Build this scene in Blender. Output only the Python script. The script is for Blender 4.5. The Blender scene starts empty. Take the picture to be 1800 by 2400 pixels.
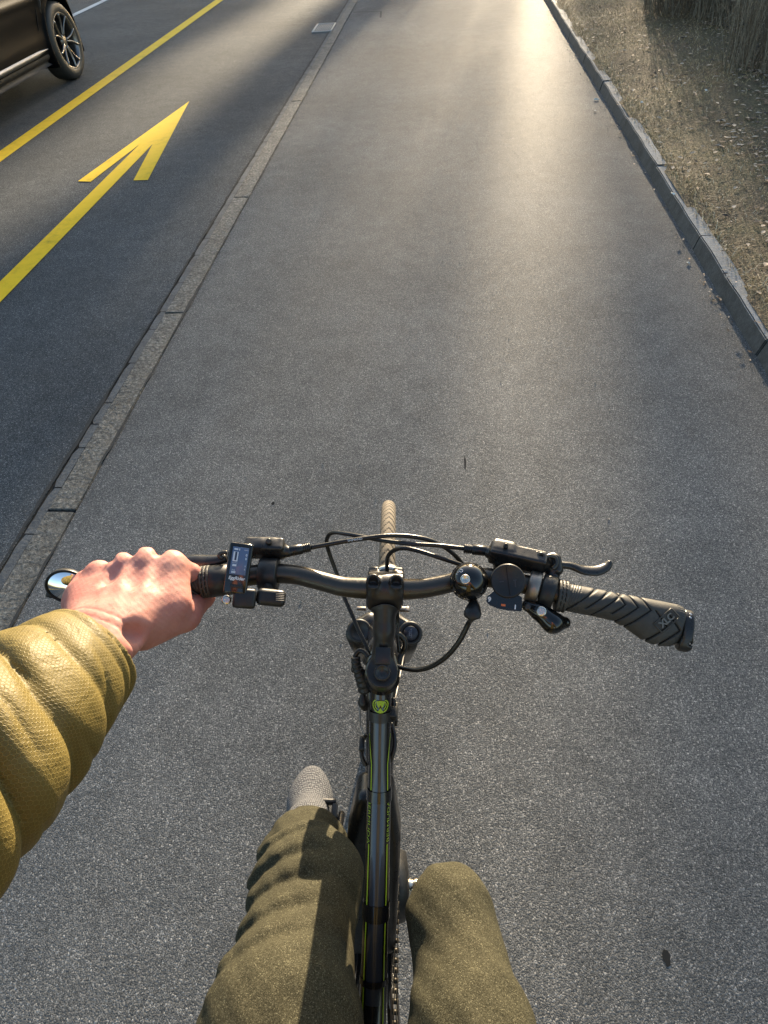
import bpy, bmesh, math, random
import numpy as np
from mathutils import Vector, Matrix
random.seed(7); rng = np.random.default_rng(11)
sc = bpy.context.scene
C = sc.collection

# ---------------------------------------------------------------- camera
FOC, HC = 1450.0, 1.56                       # focal length in photo pixels, lens height in metres
CX, CY = 900.0, 1200.0
Fc = Vector((150, 1582, -FOC)).normalized()  # road direction seen in camera axes
Rc = Vector((1, -.01, (150 - 15.8) / FOC)); Rc = (Rc - Rc.dot(Fc) * Fc).normalized()
Uc = Rc.cross(Fc).normalized()
MW = Matrix((Rc, Fc, Uc))                    # camera axes -> world axes (X across, Y along the road, Z up)
cam_d = bpy.data.cameras.new('camera'); cam = bpy.data.objects.new('camera', cam_d); C.objects.link(cam)
cam_d.sensor_fit = 'VERTICAL'; cam_d.sensor_height = 24; cam_d.lens = 24 * FOC / 2400
cam_d.clip_start = .02; cam_d.clip_end = 2000
cam.matrix_world = Matrix.Translation((0, 0, HC)) @ MW.to_4x4()
sc.camera = cam

# ---------------------------------------------------------------- sky and sun
SUN_AZ, SUN_EL = math.radians(6.5), math.radians(11.5)    # azimuth clockwise from +Y
w = bpy.data.worlds.new('World'); sc.world = w; w.use_nodes = True
nt = w.node_tree; nt.nodes.clear()
sky = nt.nodes.new('ShaderNodeTexSky'); sky.sky_type = 'NISHITA'; sky.sun_disc = False
sky.sun_elevation = SUN_EL; sky.sun_rotation = SUN_AZ; sky.dust_density = 1.6; sky.ozone_density = 1.2
bg = nt.nodes.new('ShaderNodeBackground'); bg.inputs[1].default_value = .097
wo = nt.nodes.new('ShaderNodeOutputWorld')
nt.links.new(sky.outputs[0], bg.inputs[0]); nt.links.new(bg.outputs[0], wo.inputs[0])
sun_d = bpy.data.lights.new('sun', 'SUN'); sun_d.energy = 4.7; sun_d.angle = math.radians(.53); sun_d.color = (1, .81, .56)
sun = bpy.data.objects.new('sun', sun_d); C.objects.link(sun)
SD = Vector((math.sin(SUN_AZ) * math.cos(SUN_EL), math.cos(SUN_AZ) * math.cos(SUN_EL), math.sin(SUN_EL)))
sun.rotation_euler = SD.to_track_quat('Z', 'Y').to_euler(); sun.location = SD * 60
sc.view_settings.view_transform = 'Standard'; sc.view_settings.look = 'None'
sc.view_settings.exposure = 1.9; sc.view_settings.gamma = 1

# ---------------------------------------------------------------- helpers
def ray(px, py):
    return MW @ Vector((px - CX, CY - py, -FOC))
def G(px, py, z=0.0):                         # point of the ground (height z) under a photo pixel
    d = ray(px, py); t = (z - HC) / d.z
    return Vector((d.x * t, d.y * t, z))
def link(o, parent=None):
    C.objects.link(o)
    if parent: o.parent = parent
    return o
def tag(o, label=None, cat=None, group=None, kind=None):
    if label: o['label'] = label
    if cat: o['category'] = cat
    if group: o['group'] = group
    if kind: o['kind'] = kind
    return o
def empty(name, loc=(0, 0, 0), rz=0, mat=None):
    o = bpy.data.objects.new(name, None); C.objects.link(o); o.empty_display_size = .1
    if mat is not None: o.matrix_world = mat
    else: o.location = loc; o.rotation_euler = (0, 0, rz)
    return o
class MB:
    def __init__(s): s.v = []; s.f = []; s.m = []; s.n = 0
    def add(s, v, f, mi=0):
        b = s.n; v = np.asarray(v, float).reshape(-1, 3); s.v.append(v); s.n += len(v)
        s.f += [tuple(int(i) + b for i in q) for q in f]; s.m += [mi] * len(f); return s
    def build(s, name, mat, parent=None, smooth=True, ang=None):
        me = bpy.data.meshes.new(name); me.from_pydata(np.concatenate(s.v).tolist(), [], s.f); me.update()
        mats = mat if isinstance(mat, (list, tuple)) else [mat]
        for m in mats: me.materials.append(m)
        if len(mats) > 1: me.polygons.foreach_set('material_index', s.m)
        o = bpy.data.objects.new(name, me); link(o, parent)
        if smooth:
            me.polygons.foreach_set('use_smooth', [True] * len(me.polygons))
            if ang: me.set_sharp_from_angle(angle=math.radians(ang))
        return o
def catmull(P, n=8):
    P = [np.asarray(p, float) for p in P]
    if len(P) < 3: return np.array([P[0] + (P[-1] - P[0]) * t for t in np.linspace(0, 1, n + 1)])
    Q = [2 * P[0] - P[1]] + P + [2 * P[-1] - P[-2]]; out = []
    for i in range(1, len(Q) - 2):
        for t in np.arange(n) / n:
            a, b, c, d = Q[i-1], Q[i], Q[i+1], Q[i+2]
            out.append(.5 * (2*b + (c-a)*t + (2*a-5*b+4*c-d)*t*t + (3*b-a-3*c+d)*t**3))
    out.append(P[-1]); return np.array(out)
def frames(P):
    P = np.asarray(P, float); T = np.gradient(P, axis=0); T /= np.linalg.norm(T, axis=1)[:, None] + 1e-12
    up = np.array([0, 0, 1.]) if abs(T[0][2]) < .9 else np.array([0, 1., 0])
    N = []; n = np.cross(np.cross(T[0], up), T[0]); n /= np.linalg.norm(n)
    for t in T:
        n = n - t * n.dot(t); n /= np.linalg.norm(n); N.append(n)
    N = np.array(N); return T, N, np.cross(T, N)
def tube(mb, P, r, seg=12, n=8, cap=True, smoothp=True, shape=None, mi=0):
    """r: number, list per control point, or list of (rn, rb)"""
    P0 = [np.asarray(p, float) for p in P]
    Q = catmull(P0, n) if smoothp else np.array(P0)
    k = len(Q)
    if np.isscalar(r): rr = np.full((k, 2), r)
    else:
        r = np.array([(a, a) if np.isscalar(a) else a for a in r], float)
        tq = np.linspace(0, len(P0) - 1, k); rr = np.stack([np.interp(tq, range(len(P0)), r[:, j]) for j in (0, 1)], 1)
    T, N, B = frames(Q); a = np.linspace(0, 2 * np.pi, seg, endpoint=False)
    V = Q[:, None] + N[:, None] * (np.cos(a)[None, :, None] * rr[:, 0][:, None, None]) + B[:, None] * (np.sin(a)[None, :, None] * rr[:, 1][:, None, None])
    if shape is not None: V = shape(V, Q, T, N, B, a)
    F = [(i*seg+j, i*seg+(j+1) % seg, (i+1)*seg+(j+1) % seg, (i+1)*seg+j) for i in range(k-1) for j in range(seg)]
    V = V.reshape(-1, 3)
    if cap: F += [tuple(range(seg-1, -1, -1)), tuple(range((k-1)*seg, k*seg))]
    mb.add(V, F, mi); return mb
def basis(ax):
    z = np.asarray(ax, float); z = z / np.linalg.norm(z)
    x = np.cross([0, 1., 0] if abs(z[1]) < .9 else [1., 0, 0], z); x /= np.linalg.norm(x)
    return np.stack([x, np.cross(z, x), z], 1)
def lathe(mb, prof, c=(0, 0, 0), ax=(0, 0, 1), seg=32, mi=0, M=None, cap=True):
    """prof: (radius, height) pairs along ax"""
    M = basis(ax) if M is None else M; a = np.linspace(0, 2*np.pi, seg, endpoint=False); V = []
    for r, h in prof: V.append(np.stack([r*np.cos(a), r*np.sin(a), np.full(seg, h)], 1))
    V = np.concatenate(V) @ M.T + np.asarray(c, float); k = len(prof)
    F = [(i*seg+j, i*seg+(j+1) % seg, (i+1)*seg+(j+1) % seg, (i+1)*seg+j) for i in range(k-1) for j in range(seg)]
    if cap and prof[0][0] > 1e-6: F.append(tuple(range(seg-1, -1, -1)))
    if cap and prof[-1][0] > 1e-6: F.append(tuple(range((k-1)*seg, k*seg)))
    mb.add(V, F, mi); return mb
def rbox(mb, c, s, M=None, bev=.002, seg=2, mi=0, taper=None):
    bm = bmesh.new(); bmesh.ops.create_cube(bm, size=1)
    for v in bm.verts:
        v.co = Vector((v.co.x*s[0], v.co.y*s[1], v.co.z*s[2]))
        if taper and v.co.z > 0: v.co.x *= taper[0]; v.co.y *= taper[1]
    if bev: bmesh.ops.bevel(bm, geom=bm.edges[:], offset=bev, segments=seg, affect='EDGES', profile=.5)
    bm.verts.index_update(); V = np.array([v.co[:] for v in bm.verts]); F = [[v.index for v in f.verts] for f in bm.faces]; bm.free()
    if M is not None: V = V @ np.asarray(M, float).T
    mb.add(V + np.asarray(c, float), F, mi); return mb
def prism(mb, pts, c, M, th, mi=0):
    """flat outline (x,y) extruded by th along M's z, first face at c"""
    n = len(pts); M = np.asarray(M, float)
    V = np.array([(x, y, 0) for x, y in pts] + [(x, y, th) for x, y in pts]) @ M.T + np.asarray(c, float)
    F = [tuple(range(n-1, -1, -1)), tuple(range(n, 2*n))] + [(i, (i+1) % n, (i+1) % n + n, i+n) for i in range(n)]
    mb.add(V, F, mi); return mb
# signed distance modelling: numpy fields meshed by surface nets
def nets(field, lo, hi, h):
    lo = np.asarray(lo, float); n = np.ceil((np.asarray(hi) - lo) / h).astype(int) + 1
    ax = [lo[i] + h*np.arange(n[i]) for i in range(3)]
    D = np.empty(n, np.float32)
    for i0 in range(0, n[0], 16):
        X, Y, Z = np.meshgrid(ax[0][i0:i0+16], ax[1], ax[2], indexing='ij')
        D[i0:i0+16] = field(np.stack([X, Y, Z], -1)).astype(np.float32)
    S = D < 0
    c = np.zeros(tuple(n-1), int)
    for dx in (0, 1):
        for dy in (0, 1):
            for dz in (0, 1): c += S[dx:n[0]-1+dx, dy:n[1]-1+dy, dz:n[2]-1+dz]
    act = (c > 0) & (c < 8); idx = -np.ones(act.shape, int); cells = np.argwhere(act); idx[act] = np.arange(len(cells))
    acc = np.zeros((len(cells), 3)); cnt = np.zeros(len(cells))
    ci, cj, ck = cells.T
    corners = [(a, b, c_) for a in (0, 1) for b in (0, 1) for c_ in (0, 1)]
    for a in corners:
        for d in range(3):
            if a[d] == 0:
                b = list(a); b[d] = 1
                va = D[ci+a[0], cj+a[1], ck+a[2]]; vb = D[ci+b[0], cj+b[1], ck+b[2]]
                m = (va < 0) != (vb < 0); t = np.where(m, va / np.where(m, va - vb, 1), 0)
                p = np.tile(np.array(a, float), (len(cells), 1)); p[:, d] += t
                acc[m] += p[m]; cnt[m] += 1
    V = lo + h * (cells + acc / np.maximum(cnt, 1)[:, None])
    F = []
    for d in range(3):
        u, v = (d+1) % 3, (d+2) % 3
        sl0 = [slice(None)]*3; sl1 = [slice(None)]*3; sl0[d] = slice(0, -1); sl1[d] = slice(1, None)
        A, B = S[tuple(sl0)], S[tuple(sl1)]; E = np.argwhere(A != B)
        ok = (E[:, u] > 0) & (E[:, v] > 0) & (E[:, u] < n[u]-1) & (E[:, v] < n[v]-1); E = E[ok]
        ins = A[tuple(E.T)]
        def cell(du, dv):
            q = E.copy(); q[:, u] -= du; q[:, v] -= dv; return idx[tuple(q.T)]
        Q = np.stack([cell(1, 1), cell(0, 1), cell(0, 0), cell(1, 0)], 1)
        Q[~ins] = Q[~ins][:, ::-1]; F.append(Q)
    return V, np.concatenate(F)
def smin(a, b, k):
    h = np.clip(.5 + .5*(b-a)/k, 0, 1); return b*(1-h) + a*h - k*h*(1-h)
def smax(a, b, k): return -smin(-a, -b, k)
def cone(P, a, b, ra, rb):
    a = np.asarray(a, float); b = np.asarray(b, float); ab = b - a
    t = np.clip(((P-a) @ ab) / ab.dot(ab), 0, 1); return np.linalg.norm(P - a - t[..., None]*ab, axis=-1) - (ra + (rb-ra)*t)
def ell(P, c, r, M=None):
    q = P - np.asarray(c, float)
    if M is not None: q = q @ np.asarray(M, float)
    r = np.asarray(r, float); k = np.linalg.norm(q/r, axis=-1); g = np.linalg.norm(q/r**2, axis=-1) + 1e-9
    return k*(k-1)/g
def sbox(P, c, s, rad=0.0, M=None):
    q = P - np.asarray(c, float)
    if M is not None: q = q @ np.asarray(M, float)
    q = np.abs(q) - (np.asarray(s, float) - rad)
    return np.linalg.norm(np.maximum(q, 0), axis=-1) + np.minimum(q.max(-1), 0) - rad
def cyl(P, c, ax, r, h):
    ax = np.asarray(ax, float); ax = ax/np.linalg.norm(ax); q = P - np.asarray(c, float); z = q @ ax
    rr = np.linalg.norm(q - z[..., None]*ax, axis=-1); return np.maximum(rr - r, np.abs(z) - h)
def sdf_obj(name, field, lo, hi, h, mat, parent=None):
    V, F = nets(field, lo, hi, h); mb = MB(); mb.add(V, F.tolist()); return mb.build(name, mat, parent)
def textmesh(s, size, bold=0.0, align='CENTER', res=3, spacing=1.0):
    c = bpy.data.curves.new('t', 'FONT'); c.body = s; c.size = size; c.align_x = align; c.align_y = 'CENTER'
    c.offset = bold; c.resolution_u = res; c.space_character = spacing
    o = bpy.data.objects.new('t', c); C.objects.link(o)
    dg = bpy.context.evaluated_depsgraph_get(); me = bpy.data.meshes.new_from_object(o.evaluated_get(dg))
    V = np.array([v.co[:] for v in me.vertices]).reshape(-1, 3); F = [tuple(p.vertices) for p in me.polygons]
    bpy.data.objects.remove(o); bpy.data.curves.remove(c); bpy.data.meshes.remove(me); return V, F

# ---------------------------------------------------------------- materials
class NM:
    def __init__(s, name, rough=.5, metal=0, col=(.5, .5, .5), spec=.5, coat=0, sheen=0):
        s.m = bpy.data.materials.new(name); s.m.use_nodes = True; s.t = s.m.node_tree
        s.b = s.t.nodes['Principled BSDF']; s.b.inputs['Base Color'].default_value = (*col, 1)
        s.b.inputs['Roughness'].default_value = rough; s.b.inputs['Metallic'].default_value = metal
        s.b.inputs['Specular IOR Level'].default_value = spec; s.b.inputs['Coat Weight'].default_value = coat
        s.b.inputs['Sheen Weight'].default_value = sheen; s.c = None
    def n(s, t, **kw):
        x = s.t.nodes.new(t)
        for k, v in kw.items(): setattr(x, k, v)
        return x
    def coords(s, scale=(1, 1, 1), kind='Object'):
        tc = s.n('ShaderNodeTexCoord'); mp = s.n('ShaderNodeMapping'); mp.inputs['Scale'].default_value = scale
        s.t.links.new(tc.outputs[kind], mp.inputs[0]); return mp.outputs[0]
    def noise(s, vec, scale, detail=4, rough=.6, dist=0):
        x = s.n('ShaderNodeTexNoise'); x.inputs['Scale'].default_value = scale; x.inputs['Detail'].default_value = detail
        x.inputs['Roughness'].default_value = rough; x.inputs['Distortion'].default_value = dist
        s.t.links.new(vec, x.inputs['Vector']); return x.outputs['Fac']
    def vor(s, vec, scale, feature='F1', out='Distance', rand=1):
        x = s.n('ShaderNodeTexVoronoi', feature=feature); x.inputs['Scale'].default_value = scale; x.inputs['Randomness'].default_value = rand
        s.t.links.new(vec, x.inputs['Vector']); return x.outputs[out]
    def ramp(s, fac, stops, interp='LINEAR'):
        x = s.n('ShaderNodeValToRGB'); x.color_ramp.interpolation = interp; e = x.color_ramp.elements
        while len(e) < len(stops): e.new(.5)
        for q, (p, c) in zip(e, stops):
            q.position = p; q.color = (*c, 1) if not np.isscalar(c) else (c, c, c, 1)
        s.t.links.new(fac, x.inputs[0]); return x.outputs[0]
    def mix(s, f, a, b, mode='MIX'):
        x = s.n('ShaderNodeMix', data_type='RGBA', blend_type=mode)
        for sock, v in ((x.inputs[0], f), (x.inputs[6], a), (x.inputs[7], b)):
            if hasattr(v, 'links'): s.t.links.new(v, sock)
            elif np.isscalar(v): sock.default_value = v if sock == x.inputs[0] else (v, v, v, 1)
            else: sock.default_value = (*v, 1)
        return x.outputs[2]
    def math(s, op, a, b=0.0):
        x = s.n('ShaderNodeMath', operation=op)
        for sock, v in ((x.inputs[0], a), (x.inputs[1], b)):
            if hasattr(v, 'links'): s.t.links.new(v, sock)
            else: sock.default_value = v
        return x.outputs[0]
    def col(s, o): s.t.links.new(o, s.b.inputs['Base Color']); return s
    def rough(s, o): s.t.links.new(o, s.b.inputs['Roughness']); return s
    def bump(s, h, strength=.5, dist=.01):
        x = s.n('ShaderNodeBump'); x.inputs['Strength'].default_value = strength; x.inputs['Distance'].default_value = dist
        s.t.links.new(h, x.inputs['Height']); s.t.links.new(x.outputs[0], s.b.inputs['Normal'])
        return s
# ================================================================ ROAD AND GROUND
def asphalt(name, base, warm, speck, scale=1.0, dark=.48):
    m = NM(name, rough=.85, spec=.085); v = m.coords((1, 1, 1))
    big = m.noise(v, .7, 3); mid = m.noise(v, 9, 4)
    v2 = m.coords((1, .85, 1)); cb = m.vor(v2, 470*scale, out='Color'); s2 = m.n('ShaderNodeSeparateColor'); m.t.links.new(cb, s2.inputs[0])
    cell = m.vor(v2, 230*scale, out='Color'); dist = m.vor(v2, 230*scale)
    sp = m.n('ShaderNodeSeparateColor'); m.t.links.new(cell, sp.inputs[0])
    stone = m.ramp(sp.outputs[0], [(0, tuple(c*dark for c in base)), (.40, base), (.75, warm), (.93, tuple((a+b)/2*.75 for a, b in zip(warm, speck))), (1, speck)])
    fine = m.noise(v, 420, 2)
    stone = m.mix(.42, stone, m.ramp(s2.outputs[0], [(0, tuple(c*dark for c in base)), (.5, base), (.9, warm), (1, speck)]))
    c = m.mix(m.ramp(fine, [(.35, .45), (.6, 1.0)]), tuple(c*.35 for c in base), stone)
    c = m.mix(.5, c, m.ramp(big, [(.3, .55), (.7, 1.25)]), 'MULTIPLY')
    c = m.mix(.5, c, m.ramp(mid, [(.3, .7), (.7, 1.2)]), 'MULTIPLY')
    m.col(c); m.rough(m.ramp(sp.outputs[1], [(0, .70), (1, .96)]))
    hgt = m.math('ADD', m.math('MULTIPLY', m.math('SUBTRACT', 1.0, dist), .9), m.math('MULTIPLY', fine, .7))
    m.bump(hgt, .5, .0022); return m.m
M_path = asphalt('asphalt_path', (.116, .122, .124), (.212, .210, .202), (.68, .66, .62), 1.5)
M_lane = asphalt('asphalt_lane', (.072, .080, .086), (.135, .141, .142), (.55, .55, .53), 1.4)
M_soil = NM('soil'); _v = M_soil.coords()
M_soil.col(M_soil.mix(M_soil.ramp(M_soil.noise(_v, 3.2, 6), [(.35, 0.), (.65, 1.)]), M_soil.ramp(M_soil.noise(_v, 60, 5), [(.3, (.04, .03, .018)), (.7, (.21, .15, .09))]),
                        M_soil.ramp(M_soil.noise(_v, 70, 5), [(.3, (.055, .05, .025)), (.7, (.22, .18, .09))])))
M_soil.b.inputs['Roughness'].default_value = .95; M_soil.bump(M_soil.noise(_v, 55, 6), 1, .03); M_soil = M_soil.m
def stone(name, a, b, bumpd, sc_=90, big=5, spec_c=(.4, .38, .34)):
    m = NM(name, rough=.8); v = m.coords()
    n1 = m.noise(v, sc_, 6, .7); n2 = m.noise(v, big, 4)
    c = m.ramp(n1, [(.32, a), (.55, b), (.72, spec_c)]); c = m.mix(.7, c, m.ramp(n2, [(.3, .45), (.7, 1.2)]), 'MULTIPLY')
    m.col(c); m.bump(m.math('ADD', n1, m.math('MULTIPLY', m.noise(v, sc_*.35, 4), 1.2)), 1.0, bumpd); return m.m
M_gran = stone('rough_granite', (.032, .032, .030), (.145, .142, .128), .008, 70, 6, (.36, .35, .31))
M_mort = stone('mortar_block', (.062, .068, .072), (.110, .117, .120), .003, 90, 9, (.13, .13, .125))
M_kerb = stone('kerb_concrete', (.13, .14, .145), (.21, .22, .225), .004, 80, 6, (.42, .42, .40))
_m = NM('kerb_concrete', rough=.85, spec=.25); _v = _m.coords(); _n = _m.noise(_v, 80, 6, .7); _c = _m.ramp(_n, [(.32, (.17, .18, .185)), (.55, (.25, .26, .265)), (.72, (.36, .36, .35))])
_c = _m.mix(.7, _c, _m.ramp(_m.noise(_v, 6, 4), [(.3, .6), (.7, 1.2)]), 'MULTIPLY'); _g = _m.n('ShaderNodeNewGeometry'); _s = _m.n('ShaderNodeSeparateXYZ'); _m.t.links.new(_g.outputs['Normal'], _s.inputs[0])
_upright_dark = _m.math('MULTIPLY', _m.ramp(_s.outputs[2], [(.15, 1.), (.5, 0.)]), _m.ramp(_m.noise(_v, 18, 5), [(.25, 1.), (.8, .7)]))      # upright faces take a darker brown-grey, varied by noise
_m.col(_m.mix(_upright_dark, _c, (.030, .029, .024))); _m.bump(_n, .8, .004); M_kerb = _m.m
M_crack = NM('joint_dirt', rough=.95, col=(.030, .031, .031)).m
def paint(name, c, wear):
    m = NM(name, rough=.75, spec=.2); v = m.coords(); n = m.noise(v, 300, 5, .8); n2 = m.noise(v, 14, 5, .7)
    k = m.math('ADD', m.math('MULTIPLY', n, .6), m.math('ADD', m.math('MULTIPLY', n2, .5), m.math('MULTIPLY', m.math('SUBTRACT', m.noise(v, 2.2, 4), .5), .45)))
    col = m.ramp(k, [(wear, (.08, .078, .06)), (wear+.09, tuple(x*.72 for x in c)), (wear+.25, c)])
    m.col(col); m.bump(n, .6, .003); return m.m
M_yel = paint('yellow_road_paint', (.86, .56, .02), .30)
M_wht = paint('white_road_paint', (.62, .62, .60), .33)
M_black = NM('void', rough=.9, col=(.006, .006, .006)).m

HK = HC / Uc.dot(Uc)
XR, XL1, XL2, XL3 = 0.593, -.549, -.593, -.611           # image slopes of the long edges, turned into metres below
sc_x = HC / math.cos(math.atan2(1582, FOC))
X_kerb, X_gut, X_gut2, X_lane = 1.302, -1.305, -1.415, -1.457
def sheet(name, x0, x1, y0, y1, z, mat, nx=1, ny=1, amp=0, kind='structure'):
    xs = np.linspace(x0, x1, nx+1); ys = np.linspace(y0, y1, ny+1); X, Y = np.meshgrid(xs, ys, indexing='ij')
    Z = np.full(X.shape, z) + (amp*(np.sin(X*2.1+Y*.7)+np.sin(Y*1.7-X*1.3)) if amp else 0)
    V = np.stack([X, Y, Z], -1).reshape(-1, 3); m = ny+1
    F = [(i*m+j, (i+1)*m+j, (i+1)*m+j+1, i*m+j+1) for i in range(nx) for j in range(ny)]
    return tag(MB().add(V, F).build(name, mat), kind=kind)
Y0, Y1 = -40, 260
sheet('ground', -400, 400, -400, 900, -.12, M_soil)
sheet('path', X_gut, X_kerb+.02, Y0, Y1, 0.0, M_path)
sheet('road', -11.5, X_lane, Y0, Y1, 0.0, M_lane)
sheet('joint_bed', X_lane-.01, X_gut+.01, Y0, Y1, -.006, M_crack)
# verge, rising gently away from the kerb
def vz(x, y):
    d = np.maximum(x - (X_kerb+.085), 0)
    return .070 + .05*np.tanh(d*1.2) + .05*d**1.15*np.minimum(1, d) * .6 + .018*np.sin(x*3.1+y*1.3)*np.minimum(1, d*2) + .012*np.sin(y*4.3-x*2.2)
xs = np.concatenate([[X_kerb+.05], np.linspace(X_kerb+.070, 9, 60), [30, 200]]); ys = np.concatenate([[-40, -5], np.linspace(0, 22, 120), [60, 260]])
X, Y = np.meshgrid(xs, ys, indexing='ij'); Z = vz(np.minimum(X, 12), Y); V = np.stack([X, Y, Z], -1).reshape(-1, 3); k = len(ys)
tag(MB().add(V, [(i*k+j, (i+1)*k+j, (i+1)*k+j+1, i*k+j+1) for i in range(len(xs)-1) for j in range(k-1)]).build('verge', M_soil), kind='structure')
# kerb stones on the right: every stone a thing
def rough_block(name, x0, x1, y0, y1, z0, z1, mat, cut=.006, batter=0, wob=.004, nx=4, nyd=.09, nz=3, seed=0):
    r = np.random.default_rng(seed); ny = max(3, int((y1-y0)/nyd)); bm = bmesh.new()
    bmesh.ops.create_cube(bm, size=1)
    for v in bm.verts: v.co = Vector(((x0+x1)/2+v.co.x*(x1-x0), (y0+y1)/2+v.co.y*(y1-y0), (z0+z1)/2+v.co.z*(z1-z0)))
    bmesh.ops.bevel(bm, geom=bm.edges[:], offset=cut, segments=2, affect='EDGES')
    le = [e for e in bm.edges if abs(e.verts[0].co.y-e.verts[1].co.y) > (y1-y0)*.5]
    bmesh.ops.subdivide_edges(bm, edges=le, cuts=ny, use_grid_fill=True)
    ph = r.random(6)*9
    for v in bm.verts:
        y = v.co.y; k_ = wob*(.5*math.sin(y*9+ph[0])+.35*math.sin(y*23+ph[1])+.3*math.sin(y*51+ph[2]+v.co.z*20))
        if v.co.x > (x0+x1)/2: v.co.x += 1.6*k_
        else: v.co.x += .6*k_*(1 if v.co.z > z0+.03 else .4)
        if v.co.x < (x0+x1)/2 and v.co.z > z0+.05: v.co.x += batter
        if v.co.z > (z0+z1)/2: v.co.z += .5*wob*(math.sin(y*13+ph[3]+v.co.x*30)+.5*math.sin(y*37+ph[4]))
    mb = MB(); bm.verts.index_update(); mb.add([v.co[:] for v in bm.verts], [[v.index for v in f.verts] for f in bm.faces]); bm.free()
    return mb.build(name, mat, ang=40)
ORD = ['nearest', 'second', 'third', 'fourth', 'fifth', 'sixth', 'seventh', 'eighth', 'ninth', 'tenth', 'eleventh', 'twelfth', 'thirteenth', 'fourteenth', 'fifteenth', 'sixteenth']
y = 1.35; i = 0
while y < 15.5:
    L = 1.0 + .06*math.sin(i*3.3); jit = .004*math.sin(i*5.1)
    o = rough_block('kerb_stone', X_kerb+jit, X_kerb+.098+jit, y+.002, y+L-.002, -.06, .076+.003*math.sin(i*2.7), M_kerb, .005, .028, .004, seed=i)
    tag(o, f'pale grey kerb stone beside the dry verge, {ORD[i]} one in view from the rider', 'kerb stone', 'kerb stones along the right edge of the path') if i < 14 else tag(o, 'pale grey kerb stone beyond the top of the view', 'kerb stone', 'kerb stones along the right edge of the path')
    y += L; i += 1
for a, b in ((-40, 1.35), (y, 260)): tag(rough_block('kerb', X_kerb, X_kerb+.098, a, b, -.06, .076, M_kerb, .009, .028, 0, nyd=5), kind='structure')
# granite gutter stones flush with the asphalt, left of the path
joints = [G(0, p).y for p in (1560, 1196, 743, 485, 274, 150, 62, 8)]
joints = [joints[0]-1.3] + joints + [joints[-1]+1.6]
for i in range(len(joints)-1):
    o = rough_block('granite_strip', X_gut2+.002, X_gut-.005, joints[i]+.006, joints[i+1]-.006, -.08, .004, M_gran, .0025, 0, .002, seed=40+i)
    tag(o, f'flush rough granite strip between bike lane and path, {ORD[i]} one from the rider', 'granite strip', 'granite strips set flush between the lane and the path')
for a, b in ((-40, joints[0]), (joints[-1], 260)): tag(rough_block('granite_edge', X_gut2+.002, X_gut-.005, a, b, -.08, .004, M_gran, .004, 0, 0, nyd=5), kind='structure')
# mortar infill left of the strip, broken into short lengths with dark gaps
mb = MB(); y = joints[0]; r_ = random.Random(5)
while y < 22:
    L = r_.uniform(.12, .42); x0 = X_lane + .004 + r_.uniform(0, .004); x1 = X_gut2 - r_.choice([-.001, -.001, .0])
    n = 7; ya = np.linspace(y+.004, y+L-r_.choice([.001, .001, .002, .002, .010]), n); xl = x0 + np.array([r_.uniform(0, .012 if k in (0, n-1) else .004) for k in range(n)])
    V = [(a, b, .001) for a, b in zip(xl, ya)] + [(x1, b, .001) for b in ya]; F = [(k, k+n, k+n+1, k+1) for k in range(n-1)]
    mb.add(V, F); y += L
tag(mb.build('mortar_infill', M_mort), kind='structure')
# ragged dark joints lying on the asphalt edges
def ragged(name, xc, wd, y0, y1, z, mat, seed):
    r = random.Random(seed); n = int((y1-y0)/.035); V = []; a = b = 0
    for k in range(n+1):
        y = y0+(y1-y0)*k/n; a = .7*a+r.uniform(-1, 1)*.004; b = .7*b+r.uniform(-1, 1)*.004
        V += [(xc-wd/2+a, y, z), (xc+wd/2+b, y, z)]
    return tag(MB().add(V, [(2*k, 2*k+1, 2*k+3, 2*k+2) for k in range(n)]).build(name, mat), kind='structure')
ragged('joint', X_lane-.002, .010, joints[0]-.5, 22, .005, M_crack, 1)
ragged('joint', X_gut-.001, .006, joints[0]-.5, 22, .006, M_crack, 2)
# painted markings
def poly(name, pts, z, mat, lab=None, cat=None):
    mb = MB(); P = [(p.x, p.y, z) for p in pts]; mb.add(P, [tuple(range(len(P)))]); o = mb.build(name, mat, smooth=False)
    return tag(o, lab, cat, kind='structure')
def yline(xa, xb, y0, y1, z, mat, name='lane_line'):
    return tag(MB().add([(xa, y0, z), (xb, y0, z), (xb, y1, z), (xa, y1, z)], [(0, 1, 2, 3)]).build(name, mat, smooth=False), kind='structure')
yline(-3.72, -3.575, -40, 260, .004, M_yel, 'yellow_line')
yline(-5.97, -5.85, 3.0, 30.0, .004, M_wht, 'white_line')
shL = [G(327, 340), G(0, 662)]; shR = [G(358, 339), G(0, 711)]
eL = shL[1] + (shL[1]-shL[0])*1.6; eR = shR[1] + (shR[1]-shR[0])*1.6
arrow = [G(444, 238), G(183, 426), G(213, 427), shL[0], eL, eR, shR[0], G(313, 424), G(347, 423)]
bm = bmesh.new(); vs = [bm.verts.new((p.x, p.y, .004)) for p in arrow]; f = bm.faces.new(vs); bm.normal_update()
if f.normal.z < 0: f.normal_flip()
bmesh.ops.triangulate(bm, faces=[f]); me = bpy.data.meshes.new('yellow_arrow'); bm.to_mesh(me); bm.free(); me.materials.append(M_yel)
tag(link(bpy.data.objects.new('yellow_arrow', me)), kind='structure')
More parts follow.
